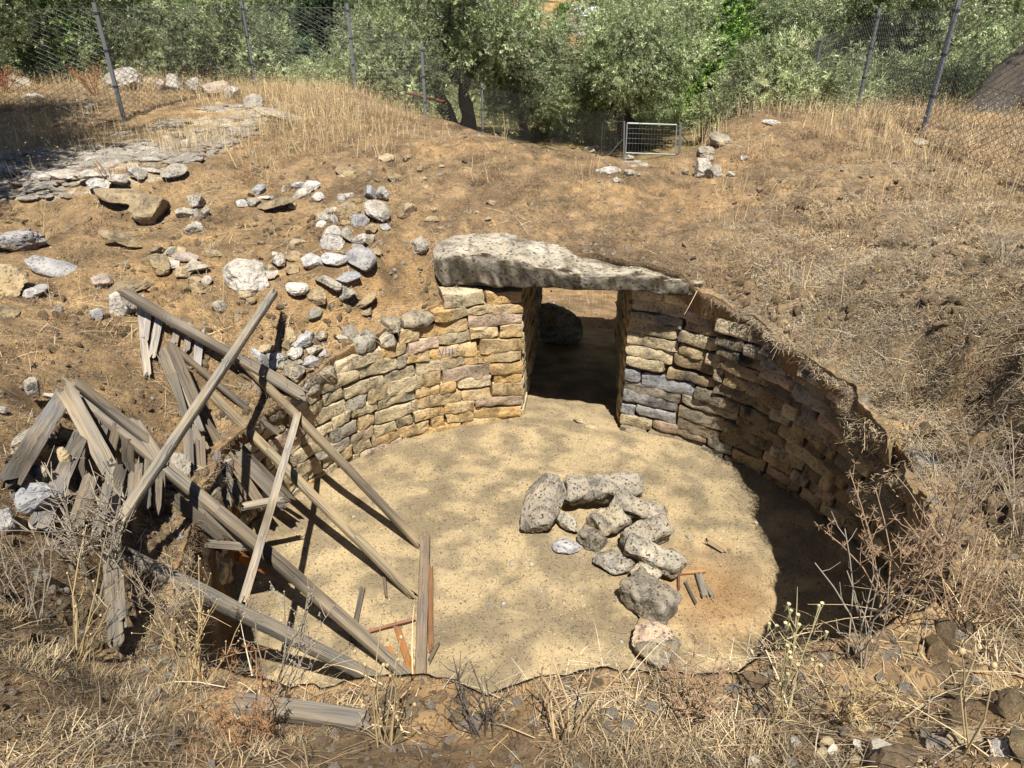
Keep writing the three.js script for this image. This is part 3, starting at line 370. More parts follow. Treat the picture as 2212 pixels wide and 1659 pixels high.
B(730, 255, 115, 85, 'blue', L3, G3); B(535, 395, 125, 100, 'blue', 'flat triangular blue-grey stone left of the undercut brown slab', null, FLAT); B(680, 395, 115, 95, 'white', L3, G3, { up: 0.5 }); B(770, 340, 120, 45, 'white', L3, G3); B(860, 330, 45, 50, 'blue', L3, G3); B(890, 450, 330, 120, 'brown', 'undercut brown slab in the middle of the left bank', null, { flat: 1, up: 1, rz: 0.15 }); B(1040, 400, 85, 85, 'tan', L3, G3); B(1090, 430, 75, 85, 'tan', L3, G3); B(985, 250, 55, 85, 'white', L3, G3);
B(1150, 205, 115, 65, 'blue', L3, G3); B(1180, 300, 165, 95, 'white', 'elongated white stone above the right end of the undercut brown slab', null, { rz: 0.3 }); B(1290, 215, 165, 105, 'white', 'rough white stone, topmost of the upper left bank'); B(1355, 340, 110, 105, 'white', 'knobbly white stone below the topmost white one', null, { rough: 0.22 });
const G4 = 'stones of the large rubble heap left of the lintel', L4 = 'grey-white stone in the large rubble heap left of the lintel';
B(1690, 315, 100, 50, 'white', L4, G4); B(1615, 365, 85, 120, 'white', L4, G4); B(1740, 390, 170, 90, 'tan', L4, G4, { up: 0.5 }); B(1700, 490, 210, 160, 'tan', 'broad tan-white stone near the top of the large rubble heap', null, { up: 0.5 }); B(1500, 480, 140, 70, 'white', L4, G4); B(1420, 560, 130, 95, 'white', L4, G4, { up: 0.5 }); B(1530, 590, 85, 100, 'blue', L4, G4, { up: 0.5 }); B(1390, 630, 100, 80, 'white', L4, G4);
B(1920, 300, 140, 200, 'blue', 'upright blue-grey stone at the top right of the large rubble heap', null, { up: 0.45, rough: 0.06 }); B(2070, 330, 120, 160, 'white', 'upright pitted white stone, rightmost at the top of the large rubble heap', null, { up: 0.45, rough: 0.2 }); B(1640, 62, 140, 100, 'tan', 'yellow-tan stone lying alone above the large rubble heap', null, { up: 0.4 }); B(2000, 540, 230, 200, 'white', 'big oblong grey-white stone on the right of the large rubble heap', null, { up: 0.65, rz: -0.7 }); B(2090, 655, 90, 60, 'blue', L4, G4);
B(1790, 615, 185, 120, 'blue', L4, G4, { up: 0.6 }); B(1500, 725, 165, 120, 'white', L4, G4, { up: 0.5 }); B(1500, 845, 225, 150, 'white', 'pale stone riddled with small holes in the large rubble heap', null, { rough: 0.2 }); B(1690, 765, 130, 190, 'white', L4, G4, { up: 0.5 }); B(1830, 835, 140, 165, 'white', L4, G4, { up: 0.6 }); B(1940, 685, 110, 90, 'tan', L4, G4, { up: 0.5 }); B(1935, 775, 110, 90, 'white', L4, G4, { up: 0.5 }); B(1795, 905, 120, 100, 'white', L4, G4, { up: 0.6 }); B(1980, 905, 120, 95, 'tan', 'flat yellow stone lying right of the large rubble heap', null, FLAT); B(1820, 1045, 260, 220, 'blue', 'large smooth round grey stone in the lower part of the rubble heap', null, { up: 0.6, rough: 0.05, stain: 0.3 }); B(1545, 1015, 225, 130, 'blue', L4, G4, { up: 0.6 }); B(1310, 1055, 185, 140, 'blue', 'rounded grey stone left of the large smooth grey one', null, { up: 0.6 });
B(1660, 620, 90, 70, 'tan', L4, G4); B(1870, 545, 90, 80, 'tan', L4, G4); B(1640, 930, 110, 60, 'tan', L4, G4);
const G5 = 'scattered stones under the large rubble heap', L5 = 'pale stone on the bank between the big white rock and the lintel';
B(1100, 975, 140, 85, 'tan', L5, G5); B(930, 1045, 140, 160, 'white', 'knobbly white stone just above the layered one', null, { up: 0.5, rough: 0.2 }); B(890, 940, 65, 45, 'white', L5, G5); B(615, 1225, 350, 250, 'white', 'big white angular rock above the tip of the crossing timber', null, { up: 0.55, rz: -0.3, stain: 0.2 }); B(830, 1195, 215, 95, 'white', 'layered pale stone right of the big white angular rock', null, { flat: 1, up: 0.9 });
B(165, 1240, 85, 95, 'white', L1, G1); B(1700, 1220, 275, 135, 'blue', 'flat pale grey-blue stone casting a shadow, right of the lower bank', null, { flat: 1, up: 0.8 }); B(1500, 1285, 255, 145, 'white', 'cracked white stone left of the flat grey-blue one', null, { up: 0.6, rz: -0.3 }); B(1150, 1315, 180, 155, 'white', L5, G5, { up: 0.4 }); B(1370, 1415, 200, 155, 'tan', L5, G5); B(1680, 1395, 215, 140, 'white', L5, G5, { up: 0.7 }); B(1870, 1470, 220, 130, 'brown', 'thin brown slab leaning out of the bank above the wall end', null, { flat: 1, up: 0.7, rz: 0.5 }); B(1900, 1565, 150, 90, 'tan', L5, G5, { flat: 1, rz: 0.4 }); B(1340, 1605, 130, 115, 'grey', L5, G5); B(240, 950, 180, 80, 'tan', L1, G1); B(285, 1515, 120, 130, 'white', L5, G5); B(60, 1310, 160, 95, 'tan', L1, G1); B(1160, 825, 160, 125, 'tan', L4, G4, { up: 0.05 }); B(1100, 1110, 130, 85, 'tan', L5, G5, { up: 0.1 }); B(840, 1105, 110, 70, 'tan', L5, G5); B(550, 1400, 160, 80, 'tan', L5, G5); B(640, 1440, 90, 70, 'tan', L5, G5);
Z2(330, 970, 85, 85, 'tan', 'pale slab fragment on the slope, upper left of two flakes in a line', null, FLAT); Z2(390, 1080, 85, 110, 'tan', 'pale slab fragment on the slope, lower right of two flakes in a line', null, FLAT); const G6 = 'small flat stones on the mound slope', L6 = 'small flat yellowish stone on the slope above the lintel';
for (const [x, y, w, h] of [[455, 975, 60, 70], [80, 1070, 75, 60], [450, 1290, 100, 120], [970, 1245, 55, 40], [600, 1345, 65, 32], [640, 1350, 40, 30], [890, 1305, 24, 24], [575, 1150, 35, 24], [540, 1040, 30, 40], [555, 1105, 40, 36], [665, 1025, 34, 26], [610, 1030, 24, 18], [670, 1410, 45, 24], [620, 1290, 30, 40], [960, 1345, 30, 20], [990, 1500, 34, 28]]) Z2(x, y, w * 1.1, h * 1.1, 'tan', L6, G6, FLAT);
Z2(528, 1522, 95, 95, 'white', 'lone rough white stone left of the lintel', null, { up: 0.45, rough: 0.2 });
const G7 = 'white chips on the crest before the gate', L7 = 'small white stone on the crest in front of the gate';
for (const [x, y, w, h] of [[1600, 915, 70, 24], [1600, 938, 34, 24], [1665, 985, 30, 24], [1700, 1060, 90, 46], [1752, 1055, 40, 46], [1830, 980, 50, 34], [1880, 1005, 54, 24], [1825, 1075, 50, 38], [1850, 1027, 46, 20], [1750, 1110, 36, 30], [1890, 1085, 30, 26], [1635, 1057, 22, 16]]) Z2(x, y, w * 1.1, h * 1.2, 'white', L7, G7, { up: 0.35, stain: 0.2 });
Z3(210, 1060, 95, 110, 'white', 'upright white rock at the near side of the dip, left of the right mound', null, { up: 0.5, rough: 0.2 }); Z3(285, 1090, 80, 100, 'white', 'white rock with a notch beside the upright white one', null, { up: 0.5, rough: 0.2 }); Z3(260, 990, 60, 50, 'white', 'small white rock behind the upright white one'); Z3(235, 945, 120, 70, 'grey', 'grey rock on the flank of the right mound'); Z3(355, 860, 120, 80, 'grey', 'brown-grey rock high on the flank of the right mound'); Z3(480, 980, 60, 30, 'white', L7, G7); Z3(650, 760, 80, 30, 'white', 'flat white stone on the crest of the right mound'); Z3(1560, 885, 65, 45, 'white', 'white stone at the foot of the leaning right fence post'); Z3(400, 1075, 40, 30, 'white', L7, G7); Z3(125, 1060, 35, 35, 'white', L7, G7);
Z1(790, 537, 180, 110, 'white', 'large white boulder just right of the leftmost fence post', null, { up: 0.7 }); Z1(925, 530, 61, 69, 'pink', 'small upright pinkish stone right of the large white boulder', null, { up: 0.6 }); Z1(1015, 547, 57, 77, 'pink', 'upright pale stone, left one of a touching pair behind the dry grass', null, { up: 0.6 }); Z1(1080, 545, 77, 94, 'white', 'upright pale stone, right one of a touching pair behind the dry grass', null, { up: 0.6 }); Z1(1210, 562, 65, 94, 'white', 'narrow upright stone at the left of the stone row behind the dry grass', null, { up: 0.6 }); Z1(1320, 582, 147, 102, 'pink', 'broad pale stone in the middle of the row behind the dry grass', null, { up: 0.6 }); Z1(1445, 607, 69, 90, 'white', 'upright white stone in front of the second fence post', null, { up: 0.6 }); Z1(1565, 652, 90, 98, 'white', 'leaning white stone at the corner of the pavement', null, { up: 0.5, rz: -0.5 }); Z1(1760, 737, 260, 85, 'grey', 'long grey-white stone lying at the corner of the pavement', null, { flat: 1, up: 0.4, rz: -0.3 });
Z1(100, 522, 110, 65, 'white', 'pale boulder beyond the fence at the far left'); Z1(205, 610, 90, 40, 'white', 'flat white stone beyond the fence at the far left'); Z1(560, 662, 45, 28, 'white', 'small bright white stone left of the leftmost fence post'); Z1(540, 697, 40, 18, 'white', 'thin white chip below the small bright one'); Z1(1830, 885, 24, 26, 'white', L6, G6); Z1(1790, 915, 46, 20, 'white', L6, G6); Z1(2170, 900, 26, 14, 'white', L6, G6); Z1(1410, 1110, 20, 18, 'blue', L6, G6);
const G8 = 'rubble behind the top of the left wall', L8 = 'grey stone in the rubble behind the top of the left wall';
for (const [x, y, w, h, c] of [[385, 185, 80, 95, 'tan'], [465, 220, 120, 95, 'blue'], [760, 170, 100, 90, 'grey'], [290, 305, 95, 65, 'blue'], [215, 340, 65, 75, 'blue'], [265, 358, 52, 62, 'white'], [325, 350, 95, 55, 'grey'], [395, 290, 85, 75, 'white'], [415, 350, 85, 55, 'grey'], [525, 275, 75, 85, 'white'], [575, 305, 55, 62, 'white'], [520, 355, 120, 75, 'blue'], [530, 420, 130, 70, 'grey'], [400, 430, 120, 95, 'grey'], [490, 505, 105, 85, 'grey'], [230, 270, 75, 55, 'tan'], [345, 240, 60, 50, 'tan'], [620, 330, 70, 60, 'grey'], [450, 400, 60, 50, 'tan'], [360, 390, 70, 50, 'tan'], [160, 290, 60, 60, 'blue'], [560, 180, 70, 50, 'grey'], [690, 200, 60, 50, 'white']]) Cc(x, y, w, h, c, L8, G8, { up: 0.5 });
const G9 = 'stones showing on the left bank among the props', L9 = 'pale stone in the left bank among the lower timber props';
E(220, 195, 75, 105, 'white', 'white stone in the dark hollow left of the timber props', null, { up: 0.5 }); E(310, 235, 45, 55, 'white', L9, G9); E(180, 520, 150, 100, 'grey', 'rounded white rock left of the leaning weathered plank', null, { up: 0.5 }); E(200, 605, 160, 90, 'tan', L9, G9); E(425, 485, 90, 65, 'tan', L9, G9); E(350, 625, 150, 120, 'tan', 'pale yellow rock between the two leaning planks', null, { up: 0.5 }); E(10, 325, 45, 65, 'white', L9, G9); E(305, 730, 55, 42, 'tan', L9, G9); E(410, 870, 65, 90, 'tan', L9, G9); E(300, 480, 60, 50, 'white', L9, G9);
Z8(170, 1150, 230, 130, 'blue', 'blue-grey stone in the shade at the lower left edge', null, { up: 0.4 }); Z8(240, 980, 75, 90, 'grey', 'pale crusted stone above the blue-grey one at the lower left edge'); Z8(25, 1260, 110, 170, 'blue', 'dark grey stone at the very left edge, low in the shade'); Z8(1100, 955, 130, 190, 'white', 'white upright rock under the timbers, with an ochre cap', null, { up: 0.3 }); Z8(240, 1600, 80, 60, 'grey', L9, G9);
const GA = 'small white stones on the trodden ground at the lower right', LA = 'small white stone on the gravelly ground at the lower right';
ZA(1660, 2675, 115, 95, 'white', 'white-grey stone at the lower right, left of the yellow one', null, { up: 0.35 }); ZA(1860, 2660, 150, 105, 'tan', 'yellowish stone with a dark hollow at the lower right', null, { up: 0.3 }); ZA(2060, 2720, 115, 85, 'white', 'bright white stone at the lower right corner', null, { up: 0.35 });
for (const [x, y, w, h] of [[1800, 2745, 50, 50], [550, 2755, 60, 40], [800, 2635, 50, 46], [990, 2635, 64, 40], [1180, 2645, 50, 34], [1030, 2680, 50, 34], [1170, 2745, 50, 46], [1400, 2535, 70, 30], [1330, 2720, 46, 46], [960, 2700, 60, 40], [1230, 2545, 80, 30], [1310, 2660, 120, 60], [1440, 2600, 50, 34], [2120, 2640, 40, 30], [1560, 2760, 60, 40], [1900, 2590, 50, 30]]) ZA(x, y, w, h, x % 3 ? 'white' : 'tan', LA, GA, { up: 0.3 });

// flat pale stones of the weathered pavement on the left plateau: its edge stones one by one, then the surface
{
  const edge = [[100, 95, 330, 110], [440, 150, 300, 110], [735, 130, 230, 120], [1060, 150, 290, 130], [1120, 230, 190, 110], [1290, 180, 240, 130], [1480, 125, 150, 120], [1680, 72, 180, 60], [1870, 95, 200, 120]];
  edge.forEach(([x, y, w, h], i) => { const m = A(x, y, w * 1.1, h * 1.1, 'white', ['first', 'second', 'third', 'fourth', 'fifth', 'sixth', 'seventh', 'eighth', 'ninth'][i] + ' stone from the left along the broken edge of the white pavement', 'edge stones of the white pavement', { flat: 1, up: 0.9, rough: 0.16, stain: 0.5 }); });
  const pv = thing('stone_pavement', 'weathered white stone pavement with dry grass in its joints, on the left plateau', 'pavement'), R = rng(77), gs = []; for (let k = 0; k < 10; k++) gs.push(rockGeo(3000 + k, [1, 0.45, 0.8], { pal: k % 4 ? 'white' : 'pink', detail: 3, rough: 0.2, stain: 0.5 }));
  let n = 0; const rest = [], tm = new THREE.Matrix4(), qq = new THREE.Quaternion();
  for (let k = 0; k < 20000 && n < 1000; k++) {
    const x = -9 + 7.5 * R(), z = -8 - 6 * R(); if (!inPave(x, z) || fbm(x * 0.9, 6, z * 0.9, 3) < -0.22 + 0.3 * R()) continue;
    const s = 0.045 + 0.1 * R() ** 1.6, p = V(x, land(x, z) + s * 0.12, z), e = new THREE.Euler((R() - 0.5) * 0.25, R() * 6.3, (R() - 0.5) * 0.25), sc = V(s * (1 + R() * 0.8), Math.min(s, 0.1) * 0.75, s); n++;
    if (n <= 290) { const m = part('stone', gs[n % 10], M.stone, pv); m.position.copy(p); m.scale.copy(sc); m.rotation.copy(e); } else rest.push(tm.clone().compose(p, qq.setFromEuler(e), sc.multiplyScalar(0.75)));
  }
  const im = new THREE.InstancedMesh(gs[1], M.stone, rest.length); rest.forEach((m, k) => im.setMatrixAt(k, m)); im.name = 'stone_chips'; im.userData.kind = 'stuff'; im.castShadow = true; pv.add(im);
}

// ---------------------------------------------------------------- the tumbled blocks on the chamber floor
const xyz = (px, py, h) => (typeof h === 'number' ? spot(px, py, h) : hit(px, py, 0).add(V(0, h.g, 0)));
function lay(m, a, b, up = V(0, 1, 0)) { const ex = b.clone().sub(a).normalize(), ey = up.clone().addScaledVector(ex, -up.dot(ex)).normalize(), ez = ex.clone().cross(ey); m.position.copy(a).add(b).multiplyScalar(0.5); m.quaternion.setFromRotationMatrix(new THREE.Matrix4().makeBasis(ex, ey, ez)); return m; }
function boulder(seed, a, b, w, t, label, o = {}) { const p = xyz(...a), q = xyz(...b), m = solo('boulder', o.box ? blockGeo(seed + 60, [p.distanceTo(q) * 1.06, t, w], { pal: o.pal || 'boulder', stain: o.stain ?? 0.8, round: 0.2, rough: 0.05, seg: [16, 9, 9] }) : rockGeo(seed, [p.distanceTo(q) / 2 * 1.22, t / 2 * 1.2, w / 2 * 1.25], { pal: o.pal || 'boulder', detail: 12, planes: o.planes || 16, cut: o.cut || [0.66, 0.92], rough: o.rough ?? 0.09, stain: o.stain ?? 0.7, crease: 0.45 }), M.lichen, label, 'boulder'); return lay(m, p, q, o.up ? V(...o.up) : V(0, 1, 0)); }
boulder(1, [1146, 1150, 0.06], [1196, 1022, 0.42], 0.3, 0.22, 'tall grey slab standing on end at the left of the tumbled blocks', { up: [-0.4, 0.3, 0.8] });
boulder(2, [1226, 1062, 0.2], [1382, 1046, 0.27], 0.22, 0.25, 'long speckled block propped up at the back of the tumbled blocks', { box: 1, up: [0, 0.8, 0.5], pal: 'boulder' });
boulder(3, [1212, 1085, 0.1], [1242, 1030, 0.22], 0.2, 0.2, 'dark rough stone wedged between the standing slab and the long block', { pal: 'grey' });
boulder(4, [1324, 1080, 0.22], [1432, 1116, 0.18], 0.17, 0.14, 'dark grey slab sloping behind the middle of the tumbled blocks', { box: 1, up: [0, 0.8, 0.5] });
boulder(5, [1208, 1112, 0.06], [1244, 1144, 0.06], 0.13, 0.13, 'small oval stone at the foot of the standing slab', { pal: 'grey' });
boulder(6, [1285, 1142, 0.13], [1343, 1108, 0.17], 0.22, 0.2, 'olive-grey block leaning in the middle of the tumbled blocks', { box: 1, pal: 'grey', up: [0, 0.7, 0.6] });
boulder(7, [1254, 1150, 0.06], [1300, 1172, 0.06], 0.17, 0.14, 'small pale squarish block in front of the olive-grey one', { box: 1 });
boulder(8, [1198, 1180, 0.03], [1248, 1182, 0.03], 0.15, 0.08, 'flat dark blue-grey stone, leftmost in front of the tumbled blocks', { pal: 'blue' });
boulder(9, [1352, 1168, 0.14], [1440, 1136, 0.16], 0.2, 0.2, 'dark grey angular block behind the spotted oblong one', { box: 1, pal: 'boulder', up: [0, 0.8, 0.5] });
boulder(10, [1358, 1176, 0.24], [1468, 1228, 0.18], 0.17, 0.17, 'spotted oblong block lying across the tumbled blocks', { box: 1, planes: 11, rough: 0.05, pal: 'grey', up: [0, 1, 0.3] });
boulder(11, [1290, 1208, 0.06], [1362, 1214, 0.08], 0.23, 0.16, 'whitish spotted block in front of the spotted oblong one', { pal: 'white' });
boulder(12, [1362, 1262, 0.14], [1450, 1322, 0.12], 0.3, 0.26, 'largest flat-topped boulder, before the spotted oblong block', { box: 1, pal: 'boulder' });
boulder(13, [1372, 1240, 0.12], [1428, 1222, 0.12], 0.18, 0.12, 'low grey stone squeezed under the spotted oblong block', { pal: 'grey' });
boulder(14, [1378, 1345, 0.05], [1412, 1352, 0.05], 0.12, 0.1, 'small pale stone at the front foot of the largest boulder', { pal: 'tan' });
boulder(15, [1368, 1378, 0.12], [1450, 1376, 0.12], 0.25, 0.13, 'ochre-topped stone, upper of the two nearest tumbled blocks', { pal: 'rose' });
boulder(16, [1382, 1412, 0.08], [1462, 1398, 0.08], 0.28, 0.2, 'grey-white stone under the ochre-topped one, nearest of the tumbled blocks', { pal: 'grey' });
boulder(17, [1140, 700, 0.0], [1250, 716, -0.05], 0.5, 0.62, 'dark boulder lying in the shade of the passage behind the doorway', { pal: 'grey' });
for (const [x, y, w, h, l] of [[1258, 908, 34, 16, 'flat tan stone before the doorway, left one of two'], [1280, 918, 24, 10, 'flat tan stone before the doorway, right one of two'], [1455, 1195, 34, 60, 'thin flat tan slab lying beside the spotted oblong block']]) rock(x, y, w, h, 'tan', l, null, { floor: 1, flat: 1, up: 0.1 });
{ const Rf = rng(31); for (let k = 0; k < 46; k++) { const a = Rf() * 6.28, r = 2.5 * Math.sqrt(Rf()), x = C.x + r * Math.cos(a), z = C.z + r * Math.sin(a); const s = 0.012 + 0.022 * Rf() ** 2, m = rockAt(V(x, floorY(x, z) + s * 0.3, z), [s * 1.3, s * 0.6, s], 4000 + k, { pal: ['white', 'tan', 'blue'][k % 3], detail: 1, name: 'pebble', cat: 'pebble', label: 'small pale pebble lying on the chamber floor', group: 'pebbles on the chamber floor' }); void m; } }

// ---------------------------------------------------------------- timber props
function beamGeo(seed, L, w, t, { tone = [0.3, 0.265, 0.215], ragged = 0.11, bow = 0.035 } = {}) {
  const R = rng(seed), n = Math.max(8, Math.round(L / 0.12)); let g = new THREE.BoxGeometry(L, t, w, n, 3, 4); g.deleteAttribute('uv'); g.deleteAttribute('normal'); g = mergeVertices(g); const p = g.attributes.position, o = R() * 90, tp = 0.88 + 0.2 * R(), bv = Math.min(w, t) * 0.14, s = (R() - 0.5) * bow;
  for (let i = 0; i < p.count; i++) {
    let x = p.getX(i), y = p.getY(i), z = p.getZ(i); const f = x / L + 0.5, ey = Math.abs(y) > t * 0.49, ez = Math.abs(z) > w * 0.49, k = lerp(1, tp, f); if (ey && ez) { y -= Math.sign(y) * bv * 0.5; z -= Math.sign(z) * bv * 0.5; }
    y *= k; z *= k; const chip = clamp((fbm(x * 3 + o, y * 20, z * 20, 2) - 0.2) * 3); if (ey && ez) { y *= 1 - 0.3 * chip; z *= 1 - 0.15 * chip; } y += s * Math.sin(f * 3.14) * L + t * 0.1 * fbm(x * 4 + o, y * 9, z * 9, 2); z += w * 0.1 * fbm(x * 3 + o, 5 + y * 9, z * 9, 2);
    if (Math.abs(f - 0.5) > 0.49) x += Math.sign(f - 0.5) * ragged * (fbm(z * 60 + o, y * 60, f * 9, 2) - 0.1) * 1.5; p.setXYZ(i, x, y, z);
  }
  g = toCreasedNormals(g, 0.6); const q = g.attributes.position, nn = g.attributes.normal, uv = new Float32Array(q.count * 2), ou = R(), ov = R();
  for (let i = 0; i < q.count; i++) { uv[2 * i] = q.getX(i) / 1.1 + ou; uv[2 * i + 1] = (Math.abs(nn.getY(i)) > 0.6 ? q.getZ(i) : q.getY(i) + 0.3) / 0.42 + ov; } g.setAttribute('uv', new THREE.BufferAttribute(uv, 2));
  const hon = R(); return paint(g, (x, y, z) => { const a = fbm(x * 1.3 + o, y * 6, z * 6, 3); let c = mixc(tone, [tone[0] * 1.15, tone[1] * 1.02, tone[2] * 0.8], clamp(hon * 0.6 + a)); c = mixc(c, [0.11, 0.095, 0.075], clamp(a * 2.2 - 0.15)); const k = 1 + 0.35 * fbm(x * 2 + o, y * 30, z * 30, 2); return [c[0] * k, c[1] * k, c[2] * k]; });
}
M.wood = std({ map: TW.map, bumpMap: TW.bump, bumpScale: 0.008, vertexColors: true, roughness: 0.9 });
const GREY = [0.25, 0.22, 0.18], HONEY = [0.31, 0.25, 0.16], PALE = [0.33, 0.29, 0.23], DARK = [0.15, 0.128, 0.1], ORANGE = [0.42, 0.17, 0.045];
function timber(seed, a, b, w, t, label, o = {}) { const p = a.isVector3 ? a : xyz(...a), q = b.isVector3 ? b : xyz(...b), m = solo(o.name || 'timber', beamGeo(seed, p.distanceTo(q), w * 0.9, t * 0.88, o), M.wood, label, o.cat || 'timber', o.group); lay(m, p, q, o.up ? V(...o.up) : o.face ? EYE.clone().sub(p).normalize() : V(0.1, 1, 0.25)); m.userData.ends = undefined; m.p = p; m.q = q; return m; }
const px = (p) => { const r = p.clone().sub(EYE), f = -0.5 * r.y - 0.8660254 * r.z; return 1106 + 1533 * r.x / f; };
const on = (m, x, lift) => { let a = 0, b = 1; const s = px(m.q) > px(m.p); for (let i = 0; i < 40; i++) { const c = (a + b) / 2; if ((px(m.p.clone().lerp(m.q, c)) < x) === s) a = c; else b = c; } return m.p.clone().lerp(m.q, a).add(V(0, lift, 0)); };
const b1 = timber(1, [268, 630, 2.16], [503, 768, 1.62], 0.085, 0.1, 'uppermost dark squared beam, its upper end on the bank', { tone: [0.24, 0.215, 0.19] });
const b2 = timber(2, [493, 750, 1.62], [907, 1177, 0.03], 0.085, 0.08, 'straight honey-grey prop running to the top end of the rotten floor beam', { tone: HONEY });
const b3 = timber(3, [455, 850, 1.35], [895, 1287, 0.03], 0.09, 0.085, 'straight yellowish prop, middle one of the three long props', { tone: HONEY });
const b4 = timber(4, [138, 828, 2.06], [880, 1460, 0.03], 0.1, 0.1, 'longest prop, running down to the near end of the rotten floor beam', { tone: GREY });
timber(5, [165, 826, 2.12], [330, 960, 1.66], 0.07, 0.07, 'dark nailed batten lying along the top of the longest prop', { tone: DARK });
const b5 = timber(6, [280, 1207, 1.72], [836, 1480, 0.03], 0.1, 0.1, 'lowest dark prop, nearest the grassy rim', { tone: [0.28, 0.25, 0.205] });
timber(7, [592, 632, 2.0], [256, 1132, 1.88], 0.08, 0.075, 'long pale split beam lying across the tops of the other props', { tone: PALE, bow: 0.03 });
timber(8, on(b2, 647, 0.085), on(b5, 527, 0.07), 0.07, 0.03, 'thin pale grey lath leaning across three of the props', { tone: [0.43, 0.39, 0.34], face: 1 });
timber(9, [516, 772, 1.56], [664, 860, 1.18], 0.13, 0.05, 'short weathered plank jutting right beside the wall rubble', { tone: GREY });
timber(10, [520, 800, 1.4], [640, 872, 1.05], 0.1, 0.03, 'dark plank under the short weathered one by the wall rubble', { tone: DARK });
timber(11, [366, 744, 1.74], [598, 936, 0.98], 0.06, 0.06, 'thin dark batten between the two upper long props', { tone: DARK });
timber(12, [153, 876, { g: 0.12 }], [33, 1076, { g: 0.1 }], 0.13, 0.04, 'deeply grooved grey plank leaning furthest left', { tone: [0.34, 0.31, 0.28], face: 1 });
timber(13, [186, 960, { g: 0.1 }], [96, 1168, { g: 0.1 }], 0.11, 0.04, 'grooved grey plank leaning second from the left', { tone: [0.34, 0.31, 0.28], face: 1 });
timber(14, [140, 838, 2.12], [278, 1100, { g: 0.14 }], 0.13, 0.035, 'broad pale-grey plank falling from the top of the longest prop', { tone: PALE, face: 1 });
timber(15, [352, 768, 1.82], [492, 1090, 0.72], 0.1, 0.035, 'long grey plank hanging steeply behind the crossing beam', { tone: GREY, face: 1 });
timber(16, [372, 750, 1.86], [428, 880, 1.5], 0.1, 0.04, 'dark plank with an orange split under the crossing beam', { tone: DARK, face: 1 });
timber(17, [420, 880, 1.42], [562, 1086, 0.56], 0.1, 0.04, 'brown-grey plank with nails, below the yellowish prop', { tone: [0.26, 0.22, 0.18], face: 1 });
timber(18, [508, 975, 1.02], [618, 1092, 0.44], 0.12, 0.03, 'wide grey board, left one of two under the yellowish prop', { tone: GREY, face: 1 });
timber(19, [520, 962, 1.06], [632, 1078, 0.42], 0.05, 0.04, 'narrow dark board, right one of two under the yellowish prop', { tone: DARK, face: 1 });
timber(20, [384, 1082, 1.42], [488, 1168, 0.98], 0.09, 0.035, 'short dark board under the longest prop', { tone: DARK, face: 1 });
timber(21, [402, 1080, 1.36], [556, 1190, 0.72], 0.1, 0.03, 'pale grey board lying along the longest prop', { tone: GREY, face: 1 });
timber(22, [524, 1094, 0.8], [616, 1078, 0.78], 0.07, 0.05, 'small pale block of wood wedged between the props', { tone: PALE });
timber(23, [452, 1174, 1.02], [530, 1181, 0.86], 0.07, 0.04, 'short pale white offcut below the longest prop', { tone: [0.52, 0.47, 0.4], face: 1 });
timber(24, [505, 1196, 0.72], [600, 1240, 0.3], 0.09, 0.03, 'broken board with a bright orange split face', { tone: ORANGE, face: 1, ragged: 0.14 });
timber(25, [540, 1190, 0.7], [622, 1262, 0.25], 0.07, 0.03, 'dark broken board beside the bright orange one', { tone: DARK, face: 1, ragged: 0.1 });
timber(26, [247, 1150, { g: 0.2 }], [264, 1420, { g: 0.1 }], 0.075, 0.04, 'upright grey board at the grassy rim, left one of a pair', { tone: GREY, face: 1 });
timber(27, [268, 1150, { g: 0.2 }], [281, 1392, { g: 0.14 }], 0.05, 0.035, 'upright grey board at the grassy rim, right one of a pair', { tone: GREY, face: 1 });
for (const [x0, y0, x1, y1, w, l] of [[306, 656, 322, 826, 0.075, 'first'], [328, 668, 316, 745, 0.06, 'second'], [351, 682, 330, 786, 0.075, 'third'], [390, 708, 378, 758, 0.07, 'fourth'], [415, 718, 404, 770, 0.065, 'fifth'], [436, 732, 428, 806, 0.085, 'sixth']]) timber(x0, [x0, y0, { g: 0.07 }], [x1, y1, { g: 0.05 }], w, 0.025, l + ' short silvery board from the left standing under the uppermost beam', { tone: [0.42, 0.39, 0.36], face: 1, ragged: 0.09 });
for (const [x0, y0, h0, x1, y1, h1, l] of [[405, 930, 1.35, 415, 1105, 0.95, 'dark upright board behind the crossing beam, left one of three'], [432, 950, 1.25, 440, 1110, 0.85, 'dark upright board behind the crossing beam, middle one of three'], [466, 985, 1.1, 462, 1120, 0.75, 'dark upright board behind the crossing beam, right one of three'], [262, 1010, 1.7, 228, 1130, 1.75, 'grey board leaning under the broad pale-grey plank, left one'], [290, 1020, 1.66, 280, 1110, 1.6, 'grey board leaning under the broad pale-grey plank, right one'], [196, 1030, 1.95, 160, 1140, 1.98, 'grooved grey plank leaning third from the left'], [292, 910, 1.75, 352, 1000, 1.52, 'short dark broken board beside the nailed batten']]) timber(x0 + 7, [x0, y0, h0 + 0.05], [x1, y1, h1 + 0.05], 0.085, 0.035, l, { tone: h0 < 1.5 ? [0.19, 0.17, 0.15] : GREY, face: 1, ragged: 0.08 });
